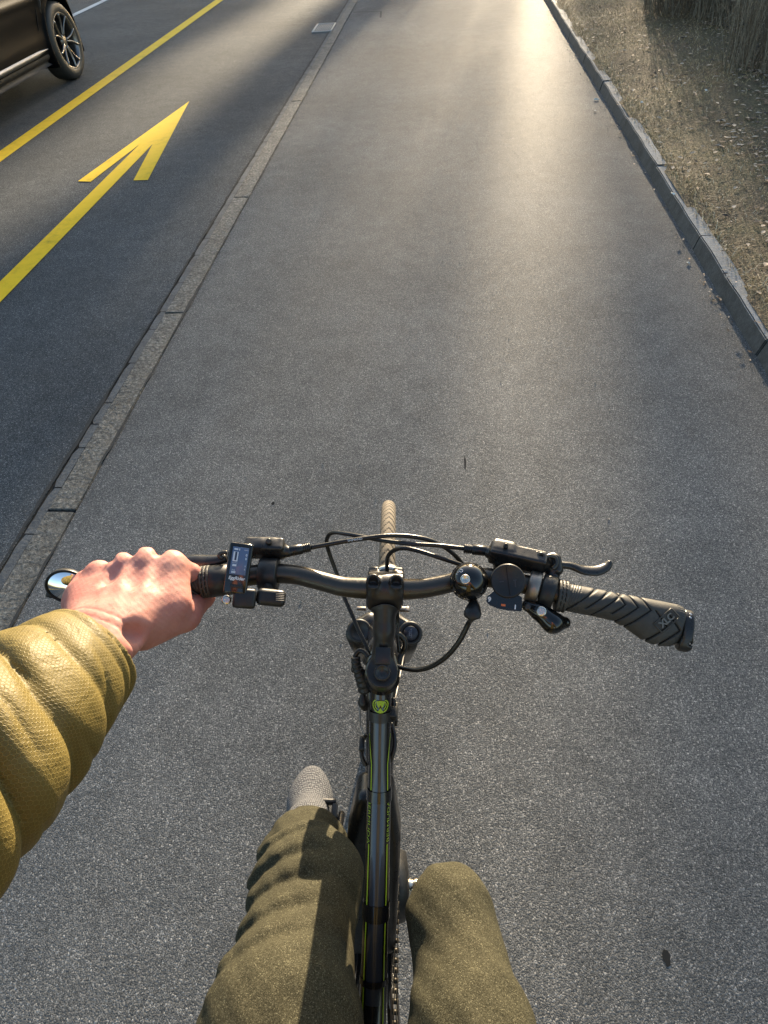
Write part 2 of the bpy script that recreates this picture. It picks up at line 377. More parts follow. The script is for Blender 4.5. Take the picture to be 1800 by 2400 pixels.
# storm drain grate
M_gal = NM('galvanised_steel', rough=.6, metal=.3, col=(.36, .36, .35)).m
gc = (G(733, 76) + G(788, 57) + G(773, 75) + G(744, 57)) / 4
gw = (G(773, 75)-G(733, 75)).length; gl = (G(744, 57)-G(733, 76)).y
gr = empty('drain_grate', (gc.x, gc.y, 0)); tag(gr, 'small galvanised slotted drain grate in the asphalt beside the granite strip', 'drain grate')
mb = MB()
for s in (-1, 1): rbox(mb, (s*gw/2, 0, .006), (.016, gl, .012), bev=.002); rbox(mb, (0, s*(gl/2-.008), .0065), (gw-.02, .016, .012), bev=.002)
mb.build('grate_frame', M_gal, gr)
mb = MB(); rbox(mb, (0, 0, .0015), (gw-.01, gl-.01, .002), bev=0); mb.build('drain_well', M_black, gr, smooth=False)
mb = MB()
for k in range(10): rbox(mb, (-gw/2+gw*(k+.5)/10, 0, .004), (gw/10*.38, gl-.03, .005), bev=.001)
mb.build('slats', M_gal, gr)
# old patch seam right of the strip
for a, b in (((828, 30), (893, 27)), ((893, 27), (892, 42))):
    p, q = G(*a), G(*b); d = (q-p).normalized(); nrm = Vector((-d.y, d.x, 0))*.012; poly('patch_seam', [p-nrm, q-nrm, q+nrm, p+nrm], .004, M_crack)
# ---------------------------------------------------------------- grass, litter
def scatter(n, x0, x1, y0, y1, dens=None):
    x = rng.uniform(x0, x1, n); y = rng.uniform(y0, y1, n)
    if dens is not None:
        k = rng.random(n) < dens(x, y); x, y = x[k], y[k]
    return x, y
def blades(name, x, y, z, h, wd, lean, mats, mi, label=None):
    n = len(x); a = rng.uniform(0, 2*np.pi, n); b = rng.uniform(0, 2*np.pi, n); L = lean
    h = h*rng.uniform(.5, 1.4, n); dx, dy = np.cos(a)*wd, np.sin(a)*wd
    lx, ly = np.cos(b)*h*L, np.sin(b)*h*L
    P = np.stack([np.stack([x-dx, y-dy, z], 1), np.stack([x+dx, y+dy, z], 1),
                  np.stack([x+lx*.45+dx*.8, y+ly*.45+dy*.8, z+h*.62], 1), np.stack([x+lx*.45-dx*.8, y+ly*.45-dy*.8, z+h*.62], 1),
                  np.stack([x+lx*1.15, y+ly*1.15, z+h*(.95-.3*L)], 1)], 1).reshape(-1, 3)
    base = np.arange(n)*5
    F = [(i, i+1, i+2, i+3) for i in base] + [(i+3, i+2, i+4) for i in base]
    me = bpy.data.meshes.new(name); me.from_pydata(P.tolist(), [], F)
    for m in mats: me.materials.append(m)
    me.polygons.foreach_set('material_index', np.concatenate([mi, mi]).astype(int))
    o = link(bpy.data.objects.new(name, me)); return tag(o, label, 'grass', kind='stuff')
def leafmat(name, c, tr=.3):
    m = NM(name, rough=.75, col=c); m.b.inputs['Subsurface Weight'].default_value = 0; v = m.coords()
    m.col(m.mix(.8, c, m.ramp(m.noise(v, 30, 2), [(.3, .5), (.7, 1.5)]), 'MULTIPLY')); return m.m
GM = [leafmat('straw', (.50, .37, .19)), leafmat('dull_green', (.21, .165, .07)), leafmat('dead_brown', (.26, .18, .10)), leafmat('pale_straw', (.72, .60, .41))]
def dens(x, y): return .45 + .55*(np.sin(x*2.3+y*1.1)+np.sin(y*2.9-x*1.7) > -.6)
x, y = scatter(210000, X_kerb+.072, 7.5, 1.6, 15, lambda x, y: dens(x, y)*np.clip(1.5-(x-1.3)*.12, .3, 1))
mi = rng.choice(4, len(x), p=[.36, .30, .24, .10]); mi = np.where((np.sin(x*1.3+1)+np.sin(y*.9) > .5) & (mi == 0), 1, mi)
blades('grass', x, y, vz(x, y)-.004, .027, .0015, 1.25, GM, mi, 'short dry matted grass on the verge')
x, y = scatter(2600, X_kerb+.068, X_kerb+.16, 1.6, 14); blades('grass', x, y, vz(x, y)-.006, .06, .0014, 1.1, GM, rng.choice(4, len(x), p=[.5, .15, .2, .15]), 'straggling dry grass along the kerb back')
# tall dry stems top right
M_twig = [leafmat('twig_brown', (.13, .10, .065)), leafmat('twig_grey', (.17, .145, .105)), leafmat('twig_pale', (.26, .22, .155))]
def litter(name, n, x0, x1, y0, y1, size, mats, label, dn=None, zoff=.006, flat=False):
    x, y = scatter(n, x0, x1, y0, y1, dn); n = len(x); V = []; F = []
    for i in range(n):
        s = size*random.uniform(.45, 1.3); a = random.uniform(0, 6.28); c, sn = math.cos(a), math.sin(a); tl = random.uniform(-.5, .5); cu = random.uniform(.1, .5)
        z = (0.004 if flat else float(vz(x[i], y[i]))) + zoff + random.uniform(0, .012)
        loc = [(-1, 0, 0), (-.45, .42, cu), (.3, .5, cu*.8), (1, .05, .1), (.35, -.5, cu), (-.4, -.45, cu*.6), (0, 0, -.05)]
        b = len(V)
        for p, q, r in loc: V.append((x[i]+(p*c-q*sn)*s, y[i]+(p*sn+q*c)*s, z+(r+p*tl*.4)*s*.6))
        F += [(b+6, b+k, b+(k+1) % 6) for k in range(6)]
    me = bpy.data.meshes.new(name); me.from_pydata(V, [], F)
    for m in mats: me.materials.append(m)
    me.polygons.foreach_set('material_index', np.repeat(rng.integers(0, len(mats), n), 6))
    me.polygons.foreach_set('use_smooth', [True]*len(me.polygons))
    return tag(link(bpy.data.objects.new(name, me)), label, 'leaf litter', kind='stuff')
LM = [leafmat('leaf_brown', (.24, .15, .085)), leafmat('leaf_tan', (.58, .43, .29)), leafmat('leaf_dark', (.045, .03, .02)), leafmat('leaf_grey', (.36, .29, .22))]
litter('leaf_litter', 30000, X_kerb+.10, 4.5, 1.5, 9, .020, LM, 'brown fallen leaves lying in the verge grass', lambda x, y: np.clip((x-1.45)*1.3 - (y-3.2)*.30 + .25*np.sin(x*4)*np.sin(y*3), .06, 1))
litter('leaf_litter', 260, X_kerb-.05, X_kerb-.003, 1.5, 12, .010, LM, 'small brown leaf crumbs lying along the kerb foot', lambda x, y: .25+.75*(np.sin(y*2.4+1)+np.sin(y*5.1) > .6), 0.0, True)
litter('leaf_litter', 170, X_kerb-.005, X_kerb+.085, 1.5, 9, .012, LM, 'leaf scraps caught on the kerb top', lambda x, y: (np.sin(y*2.4+1)+np.sin(y*5.1) > .3)*1.0, .094, True)

# bare shrubs at the top right
def shrub(x, y, r0, h, n, seed, label):
    r = np.random.default_rng(seed); t = empty('bare_shrub', (x, y, float(vz(np.array(x), np.array(y))))); tag(t, label, 'shrub', 'bare shrubs on the verge')
    mb = MB()
    for k in range(n):
        a = r.uniform(0, 6.28); q = r0*math.sqrt(r.random()); b = V0 = np.array([q*math.cos(a), q*math.sin(a), -.02]); L = h*r.uniform(.5, 1.15); d = np.array([r.normal()*.16 + q*math.cos(a)*.25, r.normal()*.16 + q*math.sin(a)*.2, 1]); d /= np.linalg.norm(d)
        p1 = b + d*L*.5 + r.normal(size=3)*.03; p2 = p1 + (d + r.normal(size=3)*.12)*L*.5; w_ = r.uniform(.0014, .0034)
        tube(mb, [b, p1, p2], [w_*1.4, w_, w_*.4], seg=4, n=3, cap=False, mi=int(r.integers(0, 3)))
        for j in range(3):
            t_ = r.uniform(.3, .95); s0 = b + (p1-b)*t_*1.0 if r.random() < .5 else p1 + (p2-p1)*t_; e = s0 + (d*r.uniform(.3, .9) + r.normal(size=3)*.5)*h*.16
            tube(mb, [s0, e], w_*.5, seg=3, n=1, smoothp=False, cap=False, mi=int(r.integers(0, 3)))
    tag(mb.build('stems', M_twig, t), kind='stuff')
for i, (px, py, r0, h, n) in enumerate(((1620, 60, .55, .9, 420), (1760, 90, .6, 1.0, 480), (1830, 210, .5, .8, 380), (1700, -40, .7, 1.1, 480), (1560, -60, .6, 1.0, 380), (1900, 20, .8, 1.2, 420))):
    g = G(px, py); shrub(g.x, g.y, r0, h, n, i+3, ['low tangle of bare brown stems at the left end of the shrubs on the verge', 'bare upright brown shrub in the top right corner of the view', 'bare shrub nearest the rider on the right border, beside the leaf litter', 'bare shrub behind the top right corner one', 'bare shrub behind the left end one', 'outermost bare shrub on the right'][i])
tag(MB().add([(G(1397, 235).x+a, G(1397, 235).y+b, .004+c) for a, b, c in ((-.02, -.008, 0), (.02, -.010, 0), (.022, .006, .002), (-.018, .009, .003), (-.012, -.002, .012), (.012, -.003, .010))], [(0, 1, 5, 4), (1, 2, 5), (2, 3, 4, 5), (3, 0, 4)]).build('paper_scrap', NM('pale_paper', rough=.8, col=(.6, .6, .55)).m, smooth=False), 'small crumpled white paper scrap on the asphalt beside the kerb', 'litter')
r = random.Random(12)
for i, (px, py, c) in enumerate(((1612, 619, 0), (1395, 262, 0), (1598, 150, 1), (1655, 212, 1), (1505, 240, 1), (1577, 455, 1))):
    g = G(px, py); z = 0.004 if c == 0 else float(vz(np.array(g.x), np.array(g.y)))+.02
    if c: g = G(px, py, z)
    a = r.uniform(0, 3); s = .012 if c == 0 else .017
    P = [(g.x+s*math.cos(a+k*1.257)*(1 if k % 2 else .7), g.y+s*math.sin(a+k*1.257), z+.004*(k % 3)) for k in range(5)] + [(g.x, g.y, z+.009)]
    tag(MB().add(P, [(k, (k+1) % 5, 5) for k in range(5)]).build('litter_scrap', bpy.data.materials['pale_paper'], smooth=False), ['tiny pale scrap on the asphalt by the kerb halfway up the view', 'tiny pale crumb below the white paper scrap near the kerb', 'pale scrap in the grass just under the bare shrubs', 'white scrap in the grass nearest the right border', 'pale scrap in the grass above the kerb, nearest the paper scrap', 'pale scrap in the brown grass right behind the kerb'][i], 'litter', 'pale litter scraps')

M_stain = NM('tar_stain', rough=1, spec=0, col=(.028, .028, .028)).m
for px, py, a_, b_, sd in ((1562, 2245, .008, .015, 1), (1090, 1085, .003, .040, 2), (640, 1180, .006, .009, 4)):
    g = G(px, py); r = random.Random(sd); n = 14; pts = []
    for k in range(n):
        t = 2*math.pi*k/n; q = r.uniform(.85, 1.1); pts.append(Vector((g.x+a_*q*math.cos(t), g.y+b_*q*math.sin(t), 0)))
    poly('tar_stain', pts, .0008, M_stain)
# loose grit on the asphalt
mb = MB(); r = np.random.default_rng(77); n = 700; gx = r.uniform(X_gut+.03, X_kerb-.01, n); gy = r.uniform(.7, 11, n); gx[:260] = X_kerb - np.abs(r.normal(0, .07, 260)) - .004
for x_, y_ in zip(gx, gy):
    s_ = r.uniform(.0012, .0036); P = (r.normal(size=(6, 3))*.25 + np.array([(1, 0, 0), (-1, 0, 0), (0, 1, 0), (0, -1, 0), (0, 0, .8), (0, 0, -.4)]))*s_ + [x_, y_, s_*.4+.001]
    mb.add(P, [(0, 2, 4), (2, 1, 4), (1, 3, 4), (3, 0, 4), (2, 0, 5), (1, 2, 5), (3, 1, 5), (0, 3, 5)])
tag(mb.build('grit', stone('grit_stone', (.12, .11, .10), (.34, .32, .28), .001), smooth=False), 'loose grit grains scattered on the grey path', 'grit', kind='stuff')
# ================================================================ BICYCLE FRAME OF REFERENCE
_r1, _r2 = ray(912, 1157), ray(873, 2390)
Rb = _r1.cross(_r2).normalized(); Rb = Rb if Rb.x > 0 else -Rb
Ub = (Vector((0, 0, 1)) - Rb.z*Rb).normalized(); Fb = Ub.cross(Rb).normalized()
HB = HC / Ub.z
BM = Matrix((Rb, Fb, Ub)).transposed().to_4x4(); BM.translation = Vector((0, 0, HC)) - HB*Ub
_inv = BM.to_3x3().transposed()
def B(px, py, u):                             # point of the bicycle's own space (right, forward, up) at height u
    d = _inv @ ray(px, py); t = (u - HB)/d.z; return np.array([d.x*t, d.y*t, u])
def c2(x, y, u): return B(700+.2621*x, 1120+.2621*y, u)
def c3(x, y, u): return B(1000+.42194*x, 1240+.42194*y, u)
def c1(x, y, u): return B(100+.36166*x, 1200+.36166*y, u)
def c4(x, y, u): return B(750+.22607*x, 1500+.22607*y, u)
def c5(x, y, u): return B(450+.51236*x, 1750+.51236*y, u)
V3 = lambda *a: np.array(a, float)
def nrm(v): v = np.asarray(v, float); return v/np.linalg.norm(v)
def facing(p, tilt=0.0):                      # axes of a face at p turned up towards the rider
    z = nrm(V3(0, 0, HB) - p + V3(0, 0, tilt)); x = nrm(np.cross(V3(0, 1, 0), z)); return np.stack([x, np.cross(z, x), z], 1)
def rotz(M, a):
    c, s = math.cos(a), math.sin(a); return M @ np.array([[c, -s, 0], [s, c, 0], [0, 0, 1]])

# ---- materials of the bicycle
def metal(name, c, rough, metal_=.85, bump=.0):
    m = NM(name, rough=rough, metal=metal_, col=c); v = m.coords()
    n = m.noise(v, 220, 4); m.rough(m.ramp(n, [(.3, rough*.8), (.7, rough*1.25)]))
    d = m.noise(v, 35, 5, .7); m.col(m.mix(m.ramp(d, [(.50, 0.), (.75, .25)]), c, (.14, .12, .09)))
    m.bump(m.noise(v, 900, 2), .12, .0006); return m.m
def plastic(name, c, rough, dust=.3, spec=.5):
    m = NM(name, rough=rough, col=c, spec=spec); v = m.coords()
    d = m.noise(v, 60, 6, .75); m.col(m.mix(m.ramp(d, [(.52, 0.), (.8, dust)]), c, (.16, .135, .10)))
    m.rough(m.ramp(m.noise(v, 150, 3), [(.3, rough*.85), (.7, min(1, rough*1.3))])); m.bump(m.noise(v, 1400, 2), .25, .0004); return m.m
M_bar = metal('anodised_black_alloy', (.075, .070, .062), .34)
M_stem = plastic('satin_black_stem', (.014, .013, .013), .33, .15)
M_alloyblk = plastic('black_lever_alloy', (.016, .015, .014), .28, .2)
M_plas = plastic('black_plastic', (.010, .010, .010), .40, .12)
M_rub = plastic('grip_rubber', (.044, .042, .037), .5, .35, .4)
M_cable = plastic('cable_sheath', (.006, .006, .006), .28, .12)
M_frame = NM('blue_grey_sky_tone', rough=.28, metal=.35, col=(.036, .042, .055), coat=.5).m  # blue-grey of the reflected sky, put into the colour
M_frameb = NM('black_frame_paint', rough=.22, col=(.006, .006, .007), coat=.5).m
M_lime = NM('lime_decal', rough=.45, col=(.36, .50, .02)).m
M_steel = metal('bright_steel', (.62, .58, .50), .25, 1)
M_worn = metal('worn_alloy_ring', (.30, .26, .22), .42, .9)
M_white = NM('white_print', rough=.5, col=(.75, .75, .75)).m
M_dkprint = NM('dark_grey_print', rough=.6, col=(.035, .035, .04)).m
M_gloss = NM('gloss_black_bell', rough=.12, col=(.006, .006, .006), coat=.3).m
M_orange = NM('orange_marker', rough=.4, col=(.75, .16, .04)).m
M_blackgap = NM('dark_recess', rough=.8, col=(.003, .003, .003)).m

bike = empty('bicycle', mat=BM.copy())
tag(bike, 'black trekking bicycle with lime green pinstripes being ridden along the path', 'bicycle')

# ---------------------------------------------------------------- handlebar
UB = 1.055
bar_pts = [B(300, 1385, 1.055), B(494, 1364, 1.058), B(560, 1353, 1.060), B(630, 1344, 1.060), B(690, 1347, 1.059), B(730, 1356, 1.057), B(768, 1366, 1.055),
           B(805, 1375, 1.054), B(862, 1379, 1.054), B(936, 1381, 1.054), B(990, 1379, 1.054), B(1040, 1370, 1.056), B(1085, 1359, 1.058), B(1146, 1354, 1.060), B(1253, 1375, 1.058), B(1330, 1399, 1.055), B(1480, 1430, 1.053)]
br = [.0100, .0100, .0102, .0102, .0098, .0097, .0097, .0100, .0108, .0108, .0100, .0097, .0098, .0098, .0098, .0098, .0098]
mb = MB(); tube(mb, bar_pts, br, seg=28, n=8); hb = mb.build('handlebar', M_bar, bike)

# ---------------------------------------------------------------- stem (faceplate, body, steerer clamp)
pc = B(904, 1379, 1.054); pt = B(896, 1576, .995)
P_l, P_r = c2(666, 945, 1.070), c2(872, 950, 1.070)
sd = nrm(pt - pc)
def f_stem(P):
    d = cyl(P, pc, (1, 0, 0), .0150, .0165) - .001
    d = smin(d, cyl(P, pc, (1, 0, 0), .0145, .0120), .004)
    for q in (P_l, P_r):
        d = smin(d, cone(P, q + V3(0, .002, .002), q + V3(0, -.006, -.026), .0070, .0068), .003)
    for s in (-1, 1):                         # front lugs of the face plate
        d = smin(d, sbox(P, pc + V3(s*.0125, .017, -.001), (.0055, .0075, .006), .0025), .004)
    d = smin(d, sbox(P, pc + V3(0, .012, .004), (.011, .006, .006), .003), .003)
    mid = pc + (pt-pc)*.50
    d = smin(d, cone(P, pc + (pt-pc)*.12, mid, .0130, .0098), .006)
    d = smin(d, cone(P, mid, pt + V3(0, .008, -.004), .0098, .0125), .006)
    d = smin(d, cyl(P, pt + V3(0, .004, -.012), (0, -.35, 1), .0146, .017) - .001, .006)
    for q in (P_l, P_r): d = smax(d, -cyl(P, q + V3(0, 0, .012), (0, .15, 1), .0047, .012), .0012)
    d = smax(d, -sbox(P, pc + V3(0, .019, .008), (.0065, .006, .006), .001), .001)   # square window at the front
    d = smax(d, -sbox(P, pc + V3(0, -.0175, 0), (.05, .0006, .03), 0), .0004)
    return d
lo = np.minimum(pc, pt) - V3(.032, .03, .045); hi = np.maximum(pc, pt) + V3(.032, .04, .03)
stem = sdf_obj('stem', f_stem, lo, hi, .0011, M_stem, bike)
for q in (P_l, P_r):
    mb = MB(); lathe(mb, [(.0046, -.004), (.0046, -.0005), (.0040, 0), (.0022, 0), (.0022, -.0025), (0, -.0025)], q - V3(0, 0, .002), (0, .15, 1), 20); mb.build('bolt', M_steel if False else M_bar, stem)
mt = facing(pt + V3(0, 0, .006)); tx = pt + mt[:, 2]*.016
mb = MB(); rbox(mb, tx + mt[:, 1]*.016 + mt[:, 2]*.001, (.0155, .017, .003), mt, .001); mb.build('top_plate', M_stem, stem)
mb = MB(); lathe(mb, [(.0082, -.006), (.0082, .0008), (.0075, .0020), (.0060, .0022), (.0057, .0014), (0, .0014)], tx, M=mt, seg=40); mb.build('top_cap', M_alloyblk, stem)

# ---------------------------------------------------------------- steerer, head tube, fork, front wheel
crown = B(897, 1478, .79)
hub = V3(0, .690, .345); hub[0] = 0
R_T = .330; r_t = .0150
tw = MB(); na, ns = 1500, 30; A = np.linspace(0, 2*np.pi, na, endpoint=False); S = np.linspace(0, 2*np.pi, ns, endpoint=False)
AA, SS = np.meshgrid(A, S, indexing='ij'); rad = np.full(AA.shape, r_t)
sy = np.sin(SS)
ph = (AA*105 - np.abs(np.arctan2(np.sin(SS), np.cos(SS)))*1.55*3.4) % (2*np.pi)          # chevrons
gro = (ph < 1.35) & (np.abs(np.arctan2(np.sin(SS), np.cos(SS))) < 1.30); rad = rad - .0007*gro
Rr = R_T + rad*np.cos(SS); V = np.stack([rad*np.sin(SS), Rr*np.cos(AA), Rr*np.sin(AA)], -1).reshape(-1, 3)
F = [(i*ns+j, i*ns+(j+1) % ns, ((i+1) % na)*ns+(j+1) % ns, ((i+1) % na)*ns+j) for i in range(na) for j in range(ns)]
def build_wheel(cen, with_tread=True):
    wh = empty('wheel'); wh.parent = bike; wh.location = cen
    t = MB(); t.v.append(V); t.f = F; t.n = len(V); g = gro; t.m = (g | np.roll(g, -1, 0)).reshape(-1).astype(int).tolist()
    t.build('tyre', [M_tyre, M_groove], wh)
    m_ = MB(); lathe(m_, [(R_T-.006, -.010), (R_T-.012, -.011), (R_T-.030, -.006), (R_T-.032, 0), (R_T-.030, .006), (R_T-.012, .011), (R_T-.006, .010)], ax=(1, 0, 0), seg=96, cap=False); m_.build('rim', M_alloyblk, wh)
    m_ = MB(); lathe(m_, [(.006, -.05), (.018, -.045), (.026, -.03), (.012, -.02), (.012, .02), (.026, .03), (.018, .045), (.006, .05)], ax=(1, 0, 0)); m_.build('hub', M_alloyblk, wh)
    m_ = MB()
    for k in range(28):
        a = k*2*math.pi/28; b = a + (.35 if k % 4 < 2 else -.35); s = .028 if k % 2 else -.028
        tube(m_, [(s, .024*math.cos(b), .024*math.sin(b)), (0, (R_T-.03)*math.cos(a), (R_T-.03)*math.sin(a))], .001, seg=5, n=1, smoothp=False)
    m_.build('spokes', M_steel, wh); return wh
m = NM('dusty_tyre_tread', rough=.85, col=(.20, .155, .105)); v = m.coords(); m.col(m.ramp(m.noise(v, 90, 5), [(.3, (.095, .077, .056)), (.7, (.175, .145, .105))])); m.bump(m.noise(v, 700, 3), .5, .0008); M_tyre = m.m
M_groove = NM('tyre_groove', rough=.9, col=(.022, .017, .012)).m
fw = build_wheel(hub)
# fork
fork = MB()
crA = crown + V3(0, .004, 0)
def f_crown(P):
    d = sbox(P, crA + V3(0, .012, -.014), (.026, .016, .012), .008)
    for s in (-1, 1):
        d = smin(d, cone(P, crA + V3(s*.020, .016, -.010), crA + V3(s*.0375, .004, -.012), .0135, .0150), .010)
    return d
fork_o = sdf_obj('fork', f_crown, crA - V3(.06, .03, .05), crA + V3(.06, .05, .02), .0016, M_alloyblk, bike)
for s in (-1, 1):
    top = crA + V3(s*.0405, -.006, .0); bt = hub + V3(s*.048, 0, 0)
    mb = MB(); tube(mb, [top - V3(0, -.002, .012), top + (bt-top)*.45, bt], [.0135, .0155, .012], seg=24, n=6, smoothp=False); mb.build('fork_leg', M_alloyblk, fork_o)
    mf = facing(top)
    cc = (c2(545, 1370, .80) if s < 0 else c2(1000, 1390, .80))
    mb = MB(); lathe(mb, [(.0165, -.016), (.0172, -.003), (.0160, 0), (.0118, .0004), (.0112, -.001), (0, -.001)], cc, M=mf, seg=40); kb = mb.build('preload_knob', M_plas, fork_o)
    if s > 0:
        mb = MB(); lathe(mb, [(.0105, .0), (.0102, .0022), (0, .0022)], cc, M=mf, seg=36); mb.build('knob_cap', NM('navy_plastic', rough=.45, col=(.012, .014, .028)).m, kb)
        mb = MB()
        for row, (txt, off) in enumerate((('SUNTOUR', .0013), ('SPEED', -.0013))):
            tv, tf = textmesh(txt, .0028); tv = tv @ np.array([[0, 1, 0], [-1, 0, 0], [0, 0, 1]]); tv[:, 0] += off; mb.add(tv @ mf.T + cc + mf[:, 2]*.0024, tf)
        mb.build('knob_lettering', NM('grey_print', rough=.6, col=(.25, .26, .32)).m, kb, smooth=False)
# reflector bracket pieces in front of the crown
mb = MB(); q = c2(935, 1175, .80); rbox(mb, q, (.014, .006, .008), bev=.0015); rbox(mb, q + V3(.006, -.001, .002), (.006, .008, .005), bev=.0012); mb.build('lamp_bracket', M_worn, fork_o)
mb = MB(); rbox(mb, c2(560, 1170, .80), (.014, .004, .006), bev=.001); mb.build('lamp_bracket', M_worn, fork_o)
# front lamp in front of the bar, its chrome rim just shows over the stem
lamp = c2(800, 840, .98); lax = nrm(V3(0, .95, -.12))
mb = MB(); lathe(mb, [(.006, -.03), (.013, -.024), (.0185, -.004), (.0195, .006), (.0185, .010), (0, .010)], lamp - V3(0, .010, .004), lax, 32); lp = mb.build('headlamp', M_plas, bike)
mb = MB(); lathe(mb, [(.0180, .0), (.0198, .002), (.0198, .006), (.0180, .0085)], lamp - V3(0, .010, .004), lax, 32, cap=False); mb.build('lamp_rim', M_steel, lp)
# ---------------------------------------------------------------- frame
hd_top = pt + V3(0, .010, -.028); hd_bot = crA + V3(0, .006, -.012)
mb = MB(); tube(mb, [hd_top + (hd_top-hd_bot)*.02, hd_bot], [.0185, .0205], seg=28, n=4, smoothp=False); head = mb.build('head_tube', M_frameb, bike)
tt_px = [(893, 1590, .945), (892, 1640, .925), (890, 1750, .885), (889, 1845, .850), (886, 1960, .815), (883, 2080, .780), (878, 2220, .745), (873, 2400, .705)]
tt = [B(*p) for p in tt_px]; tt.append(tt[-1] + (tt[-1]-tt[-2])*1.9)
tw_px = [52, 53, 53, 56, 58, 60, 62, 66]                # apparent width of the tube
def depth(p): d = np.array(_inv @ (MW @ Vector((0, 0, -1)))); return float((p - V3(0, 0, HB)).dot(d))
trad = [w_*depth(p)/FOC/2*.97 for w_, p in zip(tw_px, tt)]; trad.append(trad[-1])
mb = MB(); tube(mb, tt, trad, seg=48, n=10); topt = mb.build('top_tube', M_frameb, bike)
TQ = catmull(tt, 10); TT_, TN, TB = frames(TQ); TR = np.interp(np.linspace(0, len(tt)-1, len(TQ)), range(len(tt)), trad)
_sgn = 1 if TN[5].dot(V3(0, 0, 1)) > 0 else -1
def ontube(k, ang, lift=.0004):               # k: position in centre-line samples, ang: around from the top to the right
    k = min(max(k, 0), len(TQ)-1.001); i = int(k); t = k-i; L = lambda a: a[i]*(1-t)+a[i+1]*t
    n = L(TN)*_sgn; T_ = L(TT_); rt = nrm(np.cross(T_, n)); rt = rt if rt[0] > 0 else -rt
    return L(TQ) + (n*math.cos(ang) + rt*math.sin(ang))*(L(TR)+lift)
def kat(py):                                   # centre-line sample nearest to a photo row
    rows = []
    for p in TQ:
        c = np.array(MW.transposed() @ (BM.to_3x3() @ Vector(p) + BM.translation - Vector((0, 0, HC)))); rows.append(CY - c[1]/-c[2]*FOC)
    rows = np.array(rows); return float(np.interp(py, rows, np.arange(len(rows))))
def band(name, y0, y1, a0, a1, mat, lift=.0004, na_=20, th=None, parent=None):
    k0, k1 = kat(y0), kat(y1); ks = np.linspace(k0, k1, max(2, int((k1-k0)*3)+2)); V = []
    fa0 = a0 if callable(a0) else (lambda t: a0); fa1 = a1 if callable(a1) else (lambda t: a1)
    for i, k in enumerate(ks):
        t = i/(len(ks)-1); V += [ontube(k, a, lift) for a in np.linspace(fa0(t), fa1(t), na_)]
    F = [(i*na_+j, i*na_+j+1, (i+1)*na_+j+1, (i+1)*na_+j) for i in range(len(ks)-1) for j in range(na_-1)]
    return MB().add(V, F).build(name, mat, parent or topt)
band('sky_tone_panel', 1684, 1845, -.62, .62, M_frame); band('sky_tone_panel', 1872, 2120, -.60, .60, M_frame); band('sky_tone_panel', 2150, 2340, -.60, .60, M_frame); band('sky_tone_panel', 1604, 1630, -.38, .38, M_frame)  # sky reflection painted as blue-grey panels along the top of the black tube
for s in (-1, 1):
    f = lambda t, o: s*(1.10 - .36*min(1, t*2.0) + o)
    band('pinstripe', 1712, 1842, lambda t: f(t, -.045*min(1, .35+t*2)), lambda t: f(t, .045*min(1, .35+t*2)), M_lime, .0007, 4)
    band('pinstripe', 1968, 2120, s*.80-.05, s*.80+.05, M_lime, .0007, 4); band('pinstripe', 2150, 2285, s*.80-.05, s*.80+.05, M_lime, .0007, 4); band('pinstripe', 2298, 2400, s*.80-.05, s*.80+.05, M_lime, .0007, 4)
for y0, y1 in ((1845, 1872), (2110, 2150), (2285, 2300)): band('tube_band', y0, y1, -2.2, 2.2, M_frameb, .0012, 40)
def tube_text(txt, y0, y1, ang, size, mat, flip, name='lettering', bold=.0):
    tv, tf = textmesh(txt, 1.0, bold, res=2); w0, w1 = tv[:, 0].min(), tv[:, 0].max()
    # subdivide nothing: letters are narrow against the tube
    k0, k1 = kat(y0), kat(y1); V = []
    for x, y, _ in tv:
        t = (x-w0)/(w1-w0); t = 1-t if not flip else t
        V.append(ontube(k0 + (k1-k0)*t, ang + (1 if not flip else -1)*y*size*-1, .0009))
    MB().add(V, tf).build(name, mat, topt, smooth=False)
tube_text('BERMUDA', 1868, 1962, .88, .40, M_lime, False, bold=-.012); tube_text('BERMUDA', 1868, 1968, -.88, .40, M_lime, True, bold=-.012)
# round emblem: disc with a notched lower edge inside two open rings
def flat_on_tube(name, polys, py, scale, mat):
    k0 = kat(py); mb = MB(); step = np.linalg.norm(TQ[int(k0)+1]-TQ[int(k0)]); R0 = TR[int(k0)]
    for pts in polys:
        bm = bmesh.new(); f = bm.faces.new([bm.verts.new((x, y, 0)) for x, y in pts]); bmesh.ops.triangulate(bm, faces=[f]); bm.verts.index_update()
        V = [ontube(k0 - v.co.y*scale/step, v.co.x*scale/R0, .0009) for v in bm.verts]; mb.add(V, [[v.index for v in f.verts] for f in bm.faces]); bm.free()
    return mb.build(name, mat, topt, smooth=False)
def arc(r, a0, a1, n=24): return [(r*math.sin(a), -r*math.cos(a)) for a in np.linspace(a0, a1, n)]
def strip(A_, B_): return [[A_[i], A_[i+1], B_[i+1], B_[i]] for i in range(len(A_)-1)]
def zig(x): x = abs(x); return .02 - x*2.0 if x < .20 else -.38 + (x-.20)*1.9
xs_ = np.linspace(-.46, .46, 41); topc = [(x, math.sqrt(max(0, .46**2-x*x))+.22) for x in xs_]; botc = [(x, min(max(zig(x), .22-math.sqrt(max(0, .46**2-x*x))-.2), .22 + math.sqrt(max(0, .46**2-x*x)))) for x in xs_]
em = strip(arc(1.0, -2.55, 2.55, 50), arc(.86, -2.55, 2.55, 50))
for s_ in (-1, 1): em += strip(arc(.72, s_*.62, s_*2.6, 24), arc(.60, s_*.62, s_*2.6, 24))
em += strip(topc, botc) + [[(-.34, -.90), (0, -.34), (.34, -.90), (0, -.99)]]
flat_on_tube('emblem', em, 1641, .0088, M_lime)
